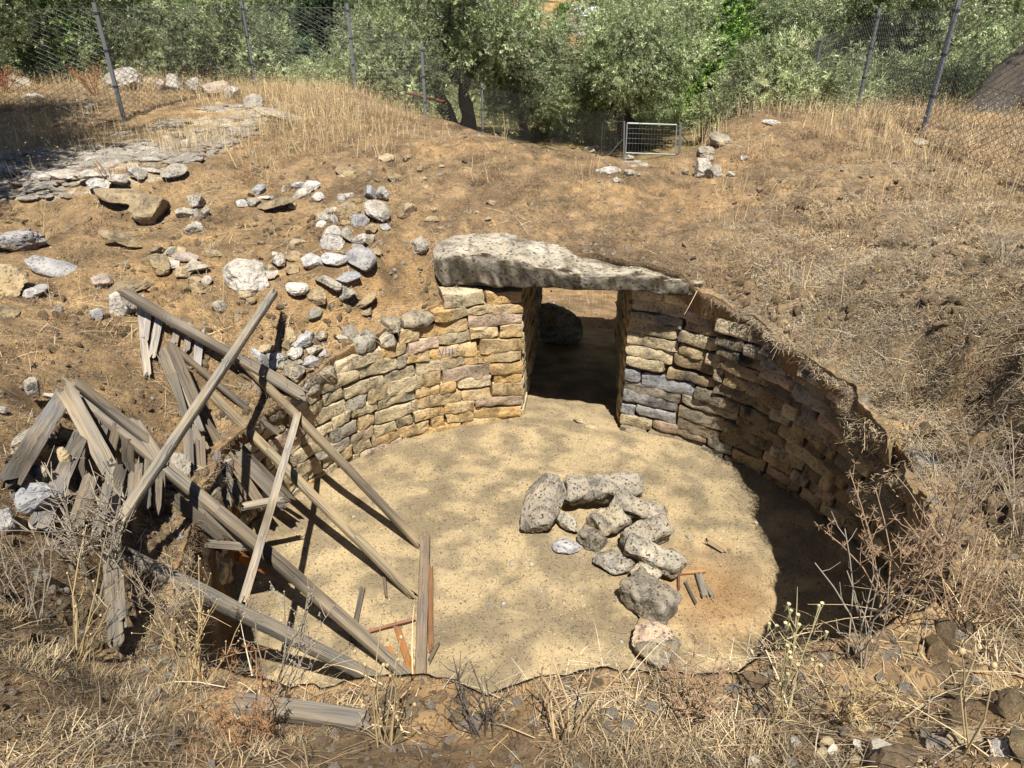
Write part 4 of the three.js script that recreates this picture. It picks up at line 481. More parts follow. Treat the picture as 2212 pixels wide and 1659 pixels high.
for (const [x0, y0, h0, x1, y1, h1, l] of [[370, 790, 1.7, 400, 900, 1.42, 'narrow dark lath hanging beside the long grey plank, left one'], [388, 800, 1.64, 432, 925, 1.34, 'narrow dark lath hanging beside the long grey plank, right one'], [322, 950, 1.58, 316, 1085, 1.5, 'grooved board standing under the longest prop, left one of two'], [346, 985, 1.5, 338, 1100, 1.4, 'grooved board standing under the longest prop, right one of two'], [445, 900, 1.2, 500, 1010, 0.9, 'dark split lath under the yellowish prop, upper one'], [478, 1000, 0.98, 520, 1090, 0.7, 'dark split lath under the yellowish prop, lower one'], [232, 1050, 1.9, 210, 1150, 1.95, 'grooved grey board behind the leafless whitish shrub'], [560, 880, 1.0, 600, 1010, 0.5, 'thin dark lath lying on the rubble below the straight honey-grey prop'], [540, 790, 1.4, 560, 850, 1.2, 'short splinter of grey wood behind the crossing beam near the wall rubble']]) timber(x0 + 3, [x0, y0, h0 + 0.03], [x1, y1, h1 + 0.03], 0.06, 0.03, l, { tone: x0 % 4 ? [0.17, 0.15, 0.12] : GREY, face: 1, ragged: 0.12 });
{ const R = rng(808); for (const [x, y, h] of [[225, 905, 1.86], [250, 930, 1.8], [275, 955, 1.74], [300, 985, 1.66], [205, 880, 1.92], [330, 1010, 1.58], [345, 1030, 1.52], [400, 830, 1.56], [418, 850, 1.48], [440, 870, 1.38], [470, 910, 1.2], [490, 935, 1.1], [515, 1010, 0.85], [540, 1040, 0.7], [430, 1070, 1.2], [460, 1100, 1.05], [240, 985, 1.82], [180, 1000, 1.95]]) { const a = spot(x, y, h - 0.02), L = 0.3 + 0.35 * R(), q = a.clone().add(V(-0.05 + 0.12 * (R() - 0.5), -0.28 - 0.2 * R(), (0.1 + 0.5 * R()) * L * 1.2)); timber(900 + x, a, q, 0.05 + 0.05 * R(), 0.028, 'broken weathered board in the heap under the long props', { tone: R() < 0.5 ? [0.16, 0.14, 0.115] : [0.27, 0.24, 0.2], face: 1, ragged: 0.16, group: 'broken boards heaped under the props' }); } }
timber(60, [522, 1532, { g: 0.03 }], [790, 1566, { g: 0.02 }], 0.075, 0.075, 'grey log half hidden in the dry grass of the near rim', { tone: GREY, ragged: 0.03 });
// rotten wood on the floor
timber(70, [919, 1162, 0.09], [908, 1468, 0.05], 0.1, 0.07, 'rotten splintered beam lying on the floor at the feet of the props', { tone: [0.24, 0.19, 0.14], ragged: 0.2, bow: 0.01 });
timber(71, [930, 1226, 0.05], [930, 1394, 0.05], 0.045, 0.04, 'reddish splinter beside the rotten beam, on its right', { tone: [0.27, 0.13, 0.06], ragged: 0.12 });
for (const [s, x0, y0, x1, y1, w, tn, l] of [[72, 783, 1270, 758, 1392, 0.05, DARK, 'short dark board on the floor between two long props'], [73, 829, 1238, 834, 1288, 0.03, DARK, 'small dark stick left of the yellowish prop foot'], [74, 790, 1366, 894, 1338, 0.03, [0.26, 0.14, 0.09], 'thin reddish stick lying across the floor by the longest prop'], [75, 858, 1358, 893, 1458, 0.06, ORANGE, 'bright orange splinter of wood at the foot of the longest prop'], [76, 838, 1395, 852, 1420, 0.04, ORANGE, 'small orange chip of wood left of the bright orange splinter'], [77, 946, 1390, 926, 1428, 0.035, DARK, 'small dark stick right of the near end of the rotten beam'], [78, 1508, 1236, 1524, 1292, 0.065, [0.27, 0.24, 0.2], 'short grey board on the floor right of the tumbled blocks'], [79, 1522, 1262, 1540, 1290, 0.04, [0.3, 0.26, 0.2], 'small pale board beside the short grey one'], [80, 1480, 1256, 1506, 1308, 0.03, DARK, 'thin dark stick left of the short grey board'], [81, 1466, 1238, 1525, 1233, 0.035, [0.42, 0.25, 0.12], 'thin orange-tan batten above the short grey board'], [82, 1466, 1240, 1466, 1272, 0.025, [0.2, 0.1, 0.06], 'thin rusty splinter at the left end of the orange-tan batten'], [83, 1530, 1165, 1570, 1190, 0.1, [0.36, 0.28, 0.18], 'faint flat board half buried in the floor by the shadow edge']]) timber(s, [x0, y0, 0.04], [x1, y1, 0.04], w, s === 83 ? 0.012 : 0.03, l, { tone: tn, ragged: 0.06 });

// ---------------------------------------------------------------- fences and gate
function tube(points, radii, seg = 6) { const pos = [], idx = [], uv = []; let len = 0; const t = V(), n = V(), b = V(), ref = V(0.31, 0.1, 0.94); points.forEach((p, i) => { const a = points[Math.max(0, i - 1)], c = points[Math.min(points.length - 1, i + 1)]; t.subVectors(c, a).normalize(); n.crossVectors(t, ref).normalize(); b.crossVectors(t, n); if (i) len += p.distanceTo(points[i - 1]); for (let k = 0; k <= seg; k++) { const an = k / seg * 6.2832, r = radii[i]; pos.push(p.x + r * (Math.cos(an) * n.x + Math.sin(an) * b.x), p.y + r * (Math.cos(an) * n.y + Math.sin(an) * b.y), p.z + r * (Math.cos(an) * n.z + Math.sin(an) * b.z)); uv.push(len / 1.1, k / seg); if (i && k) { const A1 = (i - 1) * (seg + 1) + k - 1; idx.push(A1, A1 + 1, A1 + seg + 1, A1 + 1, A1 + seg + 2, A1 + seg + 1); } } }); const g = new THREE.BufferGeometry(); g.setAttribute('position', new THREE.Float32BufferAttribute(pos, 3)); g.setAttribute('uv', new THREE.Float32BufferAttribute(uv, 2)); g.setIndex(idx); g.computeVertexNormals(); return g; }
const rod = (a, b, r, seg = 6) => tube([a, a.clone().lerp(b, 0.5), b], [r, r, r], seg);
const uShape = new THREE.Shape([[-0.03, -0.02], [0.03, -0.02], [0.03, 0.02], [0.024, 0.02], [0.024, -0.014], [-0.024, -0.014], [-0.024, 0.02], [-0.03, 0.02]].map((p) => new THREE.Vector2(...p)));
const postG = (h) => new THREE.ExtrudeGeometry(uShape, { depth: h, bevelEnabled: false }).rotateX(-Math.PI / 2);
function wireG(h, p) { const pts = [], n = Math.round(h / (p * 0.5)); for (let i = 0; i <= n; i++) pts.push(V((i % 2 ? 1 : -1) * p * 0.5, i * h / n, (i % 2 ? 1 : -1) * 0.004)); const gs = []; for (let i = 0; i < n; i++) { const a = pts[i], b = pts[i + 1]; gs.push(tube([a, b], [0.0034, 0.0034], 3)); } return mergeGeometries(gs); }
const WH = 1.72, PITCH = 0.085, wireGeo = wireG(WH, PITCH);
function panel(parent, a, b, name = 'mesh_panel') { const L = Math.hypot(b.x - a.x, b.z - a.z), n = Math.max(2, Math.floor(L / PITCH)), im = new THREE.InstancedMesh(wireGeo, M.wire, n), m = new THREE.Matrix4(), q = new THREE.Quaternion().setFromAxisAngle(V(0, 1, 0), Math.atan2(-(b.z - a.z), b.x - a.x)); const q0 = q.clone(), qf = new THREE.Quaternion().setFromAxisAngle(V(0, 1, 0), Math.PI); for (let i = 0; i < n; i++) { const p = a.clone().lerp(b, (i + 0.5) / n); q.copy(q0); if (i % 2) q.multiply(qf); m.compose(p.add(V(0, 0.03, 0)), q, V(1, 1, 1)); im.setMatrixAt(i, m); } im.name = name; im.castShadow = true; im.userData.kind = 'stuff'; parent.add(im); }
function fence(label, posts, H = 1.8) {
  const f = thing('chain_link_fence', label, 'fence'); const P = posts.map(([x, y, z, tilt]) => V(x, y, z));
  P.forEach((p, i) => { if (!posts[i][4]) { const m = part('post', postG(H + 0.3), M.steel, f); m.position.copy(p).y -= 0.25; m.rotation.y = posts[i][3] || 0; for (const y of [0.6, 1.15, 1.7]) { const c = part('clip', new THREE.BoxGeometry(0.075, 0.03, 0.055), M.darksteel, m); c.position.set(0, y + 0.25, 0); } } if (i) { panel(f, P[i - 1], p); for (const y of [0.06, 0.9, WH + 0.04]) part('strain_wire', tube([P[i - 1].clone().add(V(0, y, 0)), P[i - 1].clone().lerp(p, 0.5).add(V(0, y - 0.02, 0)), p.clone().add(V(0, y, 0))], [0.0035, 0.0035, 0.0035], 4), M.wire, f); } });
  return f;
}
fence('grey chain-link fence along the left plateau and down behind the mound', [[-16, 2.3, -11.5, 0, 1], [-11.4, 2.38, -12.4], [-6.7, 2.36, -12.9], [-5.85, 2.25, -17.4], [-3.65, 2.2, -17.8], [-2.03, 1.42, -17.6], [-0.84, 0.15, -21.2], [1.0, -0.9, -26.4, 0, 1]]);
fence('grey chain-link fence climbing along the right side of the mound', [[5.15, 2.55, -1.2, 0, 1], [5.6, 2.55, -6.2], [6.1, 2.47, -11.0], [7.2, 2.17, -15.7], [8.2, 1.35, -20.9], [8.9, 0.2, -26], [8.4, -0.6, -29, 0, 1]]);
{
  const at = (x, y, z) => { const d = RAY(x, y); return EYE.clone().addScaledVector(d, z / d.z); };
  const f = thing('chain_link_fence', 'low dark chain-link fence on the left of the gate', 'fence'), gz = -24.6; const a = at(1157, 268, gz - 2), a0 = a.clone().setY(-0.95), g0 = at(1305, 262, gz), g1 = at(1349, 262, gz);
  for (const [p, h] of [[at(1157, 268, gz - 2), 1.2], [at(1302, 263, gz - 0.5), 1.4]]) part('post', rod(p.clone().add(V(0, -h, 0)), p, 0.03), M.darksteel, f); part('brace', rod(a, at(1175, 300, gz - 2), 0.022), M.darksteel, f); part('brace', rod(a, at(1142, 300, gz - 2), 0.022), M.darksteel, f); part('top_wire', rod(g0, g1, 0.006, 4), M.wire, f); const bas = (p) => p.clone().setY(p.y - 1.42); panel(f, bas(at(1157, 268, gz - 2)).add(V(0, -0.1, 0)), bas(g0)); panel(f, bas(g0), bas(g1)); void a0;
  const G = thing('gate', 'small light-grey tubular gate with wire infill beyond the crest', 'gate'), tl = at(1355, 266, gz), tr = at(1462, 270, gz), bl = at(1352, 330, gz), br = at(1460, 334, gz);
  part('frame', mergeGeometries([rod(tl, tr, 0.03), rod(bl, br, 0.02), rod(tl, bl.clone().add(V(0, -0.28, 0)), 0.022), rod(tr, br.clone().add(V(0, -0.3, 0)), 0.022)]), M.gate, G);
  part('post', rod(at(1349, 262, gz + 0.05), at(1347, 346, gz + 0.05), 0.03), M.steel, G); part('post', rod(at(1471, 264, gz + 0.05), at(1466, 362, gz + 0.05), 0.045), M.steel, G); part('brace', rod(at(1349, 298, gz), at(1316, 334, gz + 0.1), 0.022), M.darksteel, G); part('brace', rod(at(1470, 288, gz), at(1492, 314, gz + 0.1), 0.022), M.darksteel, G);
  const ws = []; for (let i = 1; i < 16; i++) { const t = i / 16, p = tl.clone().lerp(tr, t), q = bl.clone().lerp(br, t).add(V(0, -0.28, 0)); ws.push(tube([p, q], [0.0018, 0.0018], 3)); } for (let i = 1; i < 5; i++) { const t = i / 6; ws.push(tube([tl.clone().lerp(bl, t), tr.clone().lerp(br, t)], [0.0022, 0.0022], 3)); } part('wire_infill', mergeGeometries(ws), M.gate, G).userData.kind = 'stuff';
  solo('chain_link_post', rod(at(1663, 204, -22), at(1663, 252, -22), 0.05), M.steel, 'short grey post standing alone behind the right mound', 'post'); solo('rusty_bar', rod(at(876, 200, -19), at(961, 221, -18), 0.035), M.rust, 'rusty red bar slung behind the fence posts', 'bar');
}

// ---------------------------------------------------------------- trees and shrubs
function leafTwig(seed, n, L, len, wid, cols) { const R = rng(seed), pos = [], col = [], idx = []; for (let i = 0; i < n; i++) { const t = (i + R()) / n, base = V((R() - 0.5) * 0.05, t * L, (R() - 0.5) * 0.05), a = R() * 6.283, el = 0.2 + R() * 0.9, d = V(Math.cos(a) * Math.cos(el), Math.sin(el), Math.sin(a) * Math.cos(el)), s = V(-Math.sin(a), (R() - 0.5) * 1.2, Math.cos(a)).normalize(), l = len * (0.7 + 0.6 * R()), w = wid * (0.7 + 0.6 * R()), c = cols[Math.floor(R() * cols.length)], v = pos.length / 3; const m = base.clone().addScaledVector(d, l * 0.45), e = base.clone().addScaledVector(d, l); e.y -= l * 0.15; for (const q of [base, m.clone().addScaledVector(s, w / 2), e, m.clone().addScaledVector(s, -w / 2)]) { pos.push(q.x, q.y, q.z); col.push(...c); } idx.push(v, v + 1, v + 2, v, v + 2, v + 3); } const g = new THREE.BufferGeometry(); g.setAttribute('position', new THREE.Float32BufferAttribute(pos, 3)); g.setAttribute('color', new THREE.Float32BufferAttribute(col, 3)); g.setIndex(idx); g.computeVertexNormals(); return g; }
const OL = [[0.075, 0.1, 0.038], [0.11, 0.14, 0.055], [0.14, 0.165, 0.08], [0.24, 0.27, 0.17], [0.09, 0.12, 0.05], [0.3, 0.33, 0.24]], GR = [[0.05, 0.11, 0.015], [0.08, 0.15, 0.02], [0.12, 0.19, 0.03], [0.05, 0.09, 0.015]], DK = [[0.03, 0.055, 0.022], [0.045, 0.075, 0.03], [0.06, 0.09, 0.045]], SC = [[0.13, 0.155, 0.075], [0.17, 0.19, 0.11], [0.1, 0.13, 0.06], [0.22, 0.23, 0.14]];
function bough(seed, tw, n, spread) { const R = rng(seed), gs = [], q = new THREE.Quaternion(), up = V(0, 1, 0); for (let i = 0; i < n; i++) { const d = V(R() * 2 - 1, R() * 2 - 0.8, R() * 2 - 1).normalize(), p = d.clone().multiplyScalar(spread * Math.sqrt(R())); q.setFromUnitVectors(up, d.add(V((R() - 0.5), (R() - 0.5) + 0.3, (R() - 0.5))).normalize()); const s = 0.8 + 0.5 * R(), g = tw[i % tw.length].clone().applyMatrix4(new THREE.Matrix4().compose(p, q, V(s, s, s))); const t = 0.75 + 0.5 * R(), c = g.attributes.color; for (let k = 0; k < c.array.length; k++) c.array[k] *= t; gs.push(g); } return mergeGeometries(gs); }
const twigs = (cols, n, L, len, wid) => [1, 2, 3].map((k) => leafTwig(k + n, Math.round(n * 1.35), L, len * 0.82, wid * 0.85, cols));
const TWIG = { olive: [1, 2, 3, 4].map((k) => bough(k, twigs(OL, 20, 0.34, 0.1, 0.026), 14, 0.36)), green: [5, 6].map((k) => bough(k, twigs(GR, 15, 0.26, 0.1, 0.052), 14, 0.32)), dark: [7, 8].map((k) => bough(k, twigs(DK, 18, 0.26, 0.09, 0.042), 14, 0.34)), scrub: [9, 10].map((k) => bough(k, twigs(SC, 20, 0.3, 0.11, 0.022), 12, 0.36)) };
function makeTree(seed, { H, R: Rad, kind = 'olive', blobs = 30, per = 130, trunk = 0.2, bare = 0.28, gap = 1, low = 0.12, lean = 0, multi = 1, name = 'olive_tree' }) {
  const R = rng(seed), o = new THREE.Group(); o.name = name; const gs = [], cents = [];
  for (let i = 0; i < blobs; i++) { const a = R() * 6.283, u = Math.sqrt(R()), y = lerp(low, 0.9, R()), wide = Math.sqrt(Math.max(0.12, 1 - Math.pow((y - 0.5) / 0.55, 2))); cents.push([V(Math.cos(a) * u * Rad * wide * 0.86 + lean * y, y * H, Math.sin(a) * u * Rad * wide * 0.86), Rad * (0.16 + 0.14 * R())]); }
  for (let m = 0; m < multi; m++) {
    const top = V(lean * bare + (R() - 0.5) * 0.4 * Rad * (multi > 1 ? 1.2 : 0.4), bare * H, (R() - 0.5) * 0.3), pts = [], rad = []; for (let i = 0; i <= 6; i++) { const t = i / 6; pts.push(V(lerp((m - (multi - 1) / 2) * 0.5, top.x, t) + 0.1 * Math.sin(t * 5 + seed), t * top.y - 0.1, lerp(0, top.z, t) + 0.07 * Math.cos(t * 4 + seed))); rad.push(trunk * (1.35 - 0.55 * t + (i === 0 ? 0.5 : 0) + 0.12 * Math.sin(i * 2.3 + seed))); } gs.push(tube(pts, rad, 9));
    for (const [c] of cents.filter((_, i) => i % 3 === 0)) { const a = pts[6], mid = a.clone().lerp(c, 0.5).add(V((R() - 0.5) * 0.3, -0.05 * H * R(), (R() - 0.5) * 0.3)); gs.push(tube([a, a.clone().lerp(mid, 0.5).add(V(0, 0.06, 0)), mid, mid.clone().lerp(c, 0.6), c], [trunk * 0.6, trunk * 0.42, trunk * 0.28, trunk * 0.16, 0.01], 6)); }
  }
  part('trunk', mergeGeometries(gs), M.bark, o); const N = blobs * per, vs = TWIG[kind], m4 = new THREE.Matrix4(), q = new THREE.Quaternion(), up = V(0, 1, 0), cc = new THREE.Color(), lists = vs.map(() => []);
  for (const [c, r] of cents) { const tone = 0.5 + 0.9 * R(); for (let k = 0; k < per / 13; k++) { const d = V(R() * 2 - 1, R() * 2 - 1, R() * 2 - 1).normalize(), rr = r * (0.35 + 0.85 * Math.sqrt(R())), p = c.clone().addScaledVector(d, rr * gap); p.y = c.y + (p.y - c.y) * 0.9; if (p.y < 0.1) continue; const dir = d.clone().multiplyScalar(0.8).add(V((R() - 0.5) * 0.9, 0.45 + (R() - 0.5) * 0.9, (R() - 0.5) * 0.9)).normalize(); q.setFromUnitVectors(up, dir); const s = 0.8 + 0.5 * R(); lists[Math.floor(R() * vs.length)].push([new THREE.Matrix4().compose(p, q, V(s, s, s)), tone * (0.8 + 0.4 * R()), R()]); } } void N; void m4;
  lists.forEach((l, i) => { const im = new THREE.InstancedMesh(vs[i], M.leaf, l.length); l.forEach(([m, t, w], k) => { im.setMatrixAt(k, m); im.setColorAt(k, cc.setRGB(t * (0.94 + 0.14 * w), t, t * (0.9 + 0.2 * w))); }); im.name = 'crown'; im.castShadow = im.receiveShadow = true; im.userData.kind = 'stuff'; o.add(im); });
  return o;
}
const PROTO = { a: makeTree(11, { H: 5, R: 2.6, per: 150, blobs: 34, low: 0.26 }), b: makeTree(12, { H: 4.6, R: 2.7, per: 150, blobs: 36, trunk: 0.34, bare: 0.26, low: 0.42 }), e: makeTree(22, { H: 4.8, R: 2.4, per: 120, blobs: 26, trunk: 0.34, bare: 0.5, low: 0.5, lean: 2.4 }), c: makeTree(13, { H: 4.4, R: 2.5, per: 140, multi: 2, trunk: 0.17, low: 0.3 }), d: makeTree(14, { H: 5, R: 3, per: 120, blobs: 34, trunk: 0.22, bare: 0.28, low: 0.42 }),
  g: makeTree(15, { H: 3.6, R: 1.8, kind: 'green', per: 130, blobs: 26, trunk: 0.08, low: 0.08, name: 'green_bush' }), k: makeTree(16, { H: 5.6, R: 2.6, kind: 'dark', per: 170, blobs: 36, trunk: 0.16, low: 0.08, name: 'dark_evergreen_tree' }), s: makeTree(17, { H: 1.8, R: 1.4, kind: 'scrub', per: 90, blobs: 20, trunk: 0.04, bare: 0.12, low: 0.1, name: 'grey_green_shrub' }), f: makeTree(18, { H: 5, R: 2.7, per: 60, blobs: 26, low: 0.25 }) };
const used = {};
function plant(kind, x, z, s, turn, label, category, group, sy = 1) { let o = PROTO[kind]; if (used[kind]) o = o.clone(); used[kind] = 1; o.name = numbered(PROTO[kind].name.replace(/_\d+$/, '')); o.position.set(x, land(x, z) - 0.05, z); o.scale.set(s, s * sy, s); o.rotation.y = turn; o.userData = {}; tag(o, label, category, group); scene.add(shade(o)); return o; }
const xAt = (p, z) => (p - 1106) / 1533 / 1.045 * Math.abs(z);
const tree = (k, p, z, s, turn, label, cat, group, sy) => plant(k, xAt(p, z), z, s, turn, label, cat, group, sy);
tree('c', 985, -25.5, 1.25, 0.5, 'two-stemmed olive tree behind the fence posts left of the middle', 'olive tree'); tree('a', 1130, -27, 0.78, 2, 'pale olive tree in the middle of the grove', 'olive tree'); tree('b', 1362, -27.5, 1.1, 0.3, 'big round olive tree with a thick dark trunk left of the gate', 'olive tree'); tree('d', 1930, -23.5, 1.0, 1.2, 'open olive tree with bare spreading limbs behind the right fence', 'olive tree');
tree('e', 2125, -15, 1.0, 0.2, 'dark leaning olive tree at the far right beyond the fence', 'olive tree'); tree('a', 1700, -31, 1.0, 4, 'olive tree above the right mound, behind the short grey post', 'olive tree'); tree('g', 1565, -33, 1.5, 0, 'bright green leafy bush between the big round olive and the right grove', 'bush'); tree('g', 1600, -37, 1.5, 2, 'tall bright green bush behind the other bright green one', 'bush');
tree('k', 700, -29, 0.95, 0, 'dark green dense evergreen tree behind the third fence post', 'tree'); tree('a', 330, -21.5, 0.85, 1, 'olive tree right of the leftmost fence post', 'olive tree'); tree('c', 520, -22, 0.72, 3, 'pale small olive by the second fence post', 'olive tree'); tree('a', 30, -19, 0.85, 5, 'olive tree at the left edge behind the fence', 'olive tree'); tree('g', 190, -20.5, 0.65, 1, 'low green bush left of the leftmost fence post', 'bush'); tree('s', 430, -20.5, 1.1, 1, 'grey-green shrub between the first two fence posts', 'shrub'); tree('s', 830, -22, 1.2, 2, 'grey-green shrub right of the third fence post', 'shrub'); tree('s', 1235, -29, 1.4, 2, 'grey-green shrub under the trees left of the gate', 'shrub'); tree('s', 1430, -33, 1.3, 4, 'grey-green shrub seen through the gate', 'shrub'); tree('s', 1600, -26, 1.0, 4, 'grey-green shrub behind the left shoulder of the right mound', 'shrub'); tree('s', 1680, -22.5, 1.2, 5, 'grey-green shrub behind the top of the right mound', 'shrub'); tree('s', 1810, -24, 1.0, 2, 'grey-green shrub behind the fence on the right mound', 'shrub');
{ const R = rng(91), GT = 'olive trees farther back in the grove', LT = 'olive tree farther back in the grove beyond the fence';
  for (const [p, z, s] of [[150, -27, 1], [430, -28, 1], [560, -33, 1.1], [240, -36, 1.2], [30, -33, 1.2], [820, -36, 1.1], [930, -40, 1.1], [1070, -44, 0.65], [700, -44, 1.2], [480, -46, 1.2], [1480, -44, 1.2], [1640, -42, 1.2], [1800, -34, 1.1], [1960, -32, 1.1], [2100, -28, 1.05], [1850, -46, 1.2], [2060, -44, 1.2], [2200, -36, 1.2], [320, -50, 1.3], [120, -50, 1.3], [870, -54, 1.3], [1560, -54, 1.3], [1720, -58, 1.3], [1960, -60, 1.4], [600, -60, 1.4], [2010, -24, 0.9], [-60, -25, 1], [-120, -30, 1.1], [2300, -24, 1], [2330, -32, 1.1]]) tree('acfd'[Math.floor(R() * 4)], p, z, s * (0.95 + 0.15 * R()), R() * 6.3, LT, 'olive tree', GT);
  const GF = 'small trees on the far dry terrace', LF = 'small distant tree on the dry terrace';
  for (const [p, z, s, k] of [[1090, -92, 1.0, 'f'], [1150, -118, 1.1, 'f'], [1170, -140, 1.2, 'f'], [1240, -136, 1.1, 'f'], [1275, -120, 0.9, 'k'], [1300, -134, 1.1, 'f'], [1340, -116, 1.2, 'f'], [1380, -125, 1.2, 'f'], [1050, -110, 1.3, 'f'], [1000, -120, 1.3, 'f'], [1420, -112, 1.3, 'f'], [940, -100, 1.3, 'f'], [1470, -95, 1.3, 'f'], [840, -95, 1.4, 'f'], [1600, -95, 1.4, 'f'], [740, -100, 1.4, 'f']]) tree(k, p, z, s, p, LF, 'tree', GF);
  tree('g', 1217, -108, 0.95, 1, 'round green bush beside the white shed far off', 'bush'); tree('g', 1310, -128, 1, 1, 'bright green bush on the far terrace right of the white shed', 'bush');
  // the tree left of the picture that shades the plateau
  plant('b', -8.3, -9.4, 1.0, 1.4, 'olive tree left of the picture, shading the pavement', 'olive tree'); const last = scene.children[scene.children.length - 1]; last.position.set(-8.7, last.position.y + 0.7, -8.6); last.scale.setScalar(1.25);
}
{ // undergrowth between the trunks
  const R = rng(19), N = 4200, vs = TWIG.scrub, ims = vs.map(() => []), q = new THREE.Quaternion();
  for (let i = 0; i < N; i++) { const z = -17.5 - 30 * R() ** 1.6, x = (R() - 0.5) * Math.abs(z) * 1.9; if (x > 3 && x < 6.2 && z > -25.5 && z < -15) continue; if (x > -3.6 && x < 7.5 && z > -29.5) continue; const dens = fbm(x * 0.35, 3, z * 0.35, 3); if (dens < -0.22 + 0.2 * R() || (z > -19 && Math.abs(x) < 5 && R() < 0.7)) continue; const y = land(x, z, false), h = R() * (0.5 + 1.1 * clamp(dens + 0.2)); if (y > 1.75 && z > -20) continue; q.setFromEuler(new THREE.Euler((R() - 0.5) * 1.6, R() * 6.3, (R() - 0.5) * 1.6)); const s = 0.9 + 0.9 * R(); ims[i % vs.length].push([new THREE.Matrix4().compose(V(x, y + h, z), q, V(s, s, s)), 0.9 + 0.6 * R()]); }
  const cc = new THREE.Color(); ims.forEach((l, i) => { const im = new THREE.InstancedMesh(vs[i], M.leaf, l.length); l.forEach(([m, t], k) => { im.setMatrixAt(k, m); im.setColorAt(k, cc.setRGB(t, t, t)); }); im.name = numbered('undergrowth'); tag(im, 'grey-green undergrowth between the trees beyond the fence', 'undergrowth', null, 'stuff'); im.castShadow = true; scene.add(im); });
}
{ // white shed far off
  const z = -104, x = xAt(1258, z), y = land(x, z), s = thing('shed', 'small white-roofed shed on the far dry field', 'shed'); s.position.set(x, y, z); s.rotation.y = 0.5;
  const w = part('wall', new THREE.BoxGeometry(4.4, 2.2, 3), M.white, s); w.position.y = 1.1; for (const k of [-1, 1]) { const r = part('roof', new THREE.BoxGeometry(4.9, 0.1, 2.1), M.white, s); r.position.set(0, 2.65, k * 0.9); r.rotation.x = k * 0.5; } const dr = part('door', new THREE.BoxGeometry(1, 1.8, 0.08), M.brick, s); dr.position.set(1, 0.9, 1.52); const rg = part('ridge', new THREE.BoxGeometry(4.9, 0.12, 0.2), M.brick, s); rg.position.y = 3.16;
}

// ---------------------------------------------------------------- dry grass and weeds
function blade(pos, col, idx, base, dir, L, w, bend, c, segs = 3) { const side = V(-dir.z, 0, dir.x).normalize(); if (side.lengthSq() < 0.1) side.set(1, 0, 0); let p = base.clone(), d = dir.clone(); const v0 = pos.length / 3; for (let i = 0; i <= segs; i++) { const k = w * (1 - 0.75 * i / segs) / 2; pos.push(p.x + side.x * k, p.y + side.y * k, p.z + side.z * k, p.x - side.x * k, p.y - side.y * k, p.z - side.z * k); const f = 0.75 + 0.35 * i / segs; col.push(c[0] * f, c[1] * f, c[2] * f, c[0] * f, c[1] * f, c[2] * f); if (i) { const a = v0 + 2 * i - 2; idx.push(a, a + 1, a + 2, a + 1, a + 3, a + 2); } d.y -= bend / segs; d.normalize(); p.addScaledVector(d, L / segs); } return p; }
function tuft(seed, n, f) { const R = rng(seed), pos = [], col = [], idx = []; for (let i = 0; i < n; i++) f(R, (b, d, L, w, bend, c, s) => blade(pos, col, idx, b, d, L, w, bend, c, s)); const g = new THREE.BufferGeometry(); g.setAttribute('position', new THREE.Float32BufferAttribute(pos, 3)); g.setAttribute('color', new THREE.Float32BufferAttribute(col, 3)); g.setIndex(idx); g.computeVertexNormals(); return g; }
const dirOf = (a, el) => V(Math.cos(a) * Math.cos(el), Math.sin(el), Math.sin(a) * Math.cos(el));
const disc = (R, r) => { const a = R() * 6.283, q = r * Math.sqrt(R()); return V(q * Math.cos(a), 0.001 + 0.012 * R(), q * Math.sin(a)); };
const MAT = [1, 2, 3, 4].map((k) => tuft(k, 120, (R, b) => { const t = 0.45 + 0.8 * R(); b(disc(R, 0.22), dirOf(R() * 6.283, 0.02 + 0.5 * R() * R()), 0.025 + 0.085 * R() * R(), 0.0038 + 0.002 * R(), 0.3 + 0.7 * R(), [t, t * 0.96, t * 0.9], 2); }));
const MATN = [21, 22, 23].map((k) => tuft(k, 80, (R, b) => { const t = 0.4 + 0.85 * R(); b(disc(R, 0.14), dirOf(R() * 6.283, 0.02 + 0.75 * R() * R()), 0.05 + 0.12 * R() * R(), 0.0018 + 0.0014 * R(), 0.3 + 0.9 * R(), [t, t * 0.96, t * 0.9], 3); }));
const STAND = [4, 5, 6].map((k) => tuft(k, 16, (R, b) => { const t = 0.75 + 0.4 * R(), d = dirOf(R() * 6.283, 0.8 + 0.72 * Math.sqrt(R())), e = b(disc(R, 0.24), d, 0.1 + 0.2 * R(), 0.0045, 0.12 * R(), [t, t, t], 2); if (R() < 0.6) b(e, dirOf(R() * 6.283, 0.6), 0.026, 0.009, 0.4, [t * 1.1, t * 1.05, t], 1); }));
const FUZZ = [7, 8, 9].map((k) => tuft(k, 60, (R, b) => { const t = 0.55 + 0.65 * R(), a = R() * 6.283, el = 0.1 + 1.2 * R(); b(disc(R, 0.07), dirOf(a, el), 0.02 + 0.04 * R(), 0.0026, 0.3 * R(), [t, t * 0.98, t * 0.95], 1); }));
const WISP = [10, 11].map((k) => tuft(k, 6, (R, b) => { const t = 0.8 + 0.4 * R(); b(disc(R, 0.1), dirOf(R() * 6.283, 0.05 + 0.5 * R() * R()), 0.12 + 0.2 * R(), 0.0036, 0.25 + 0.4 * R(), [t, t, t], 3); }));
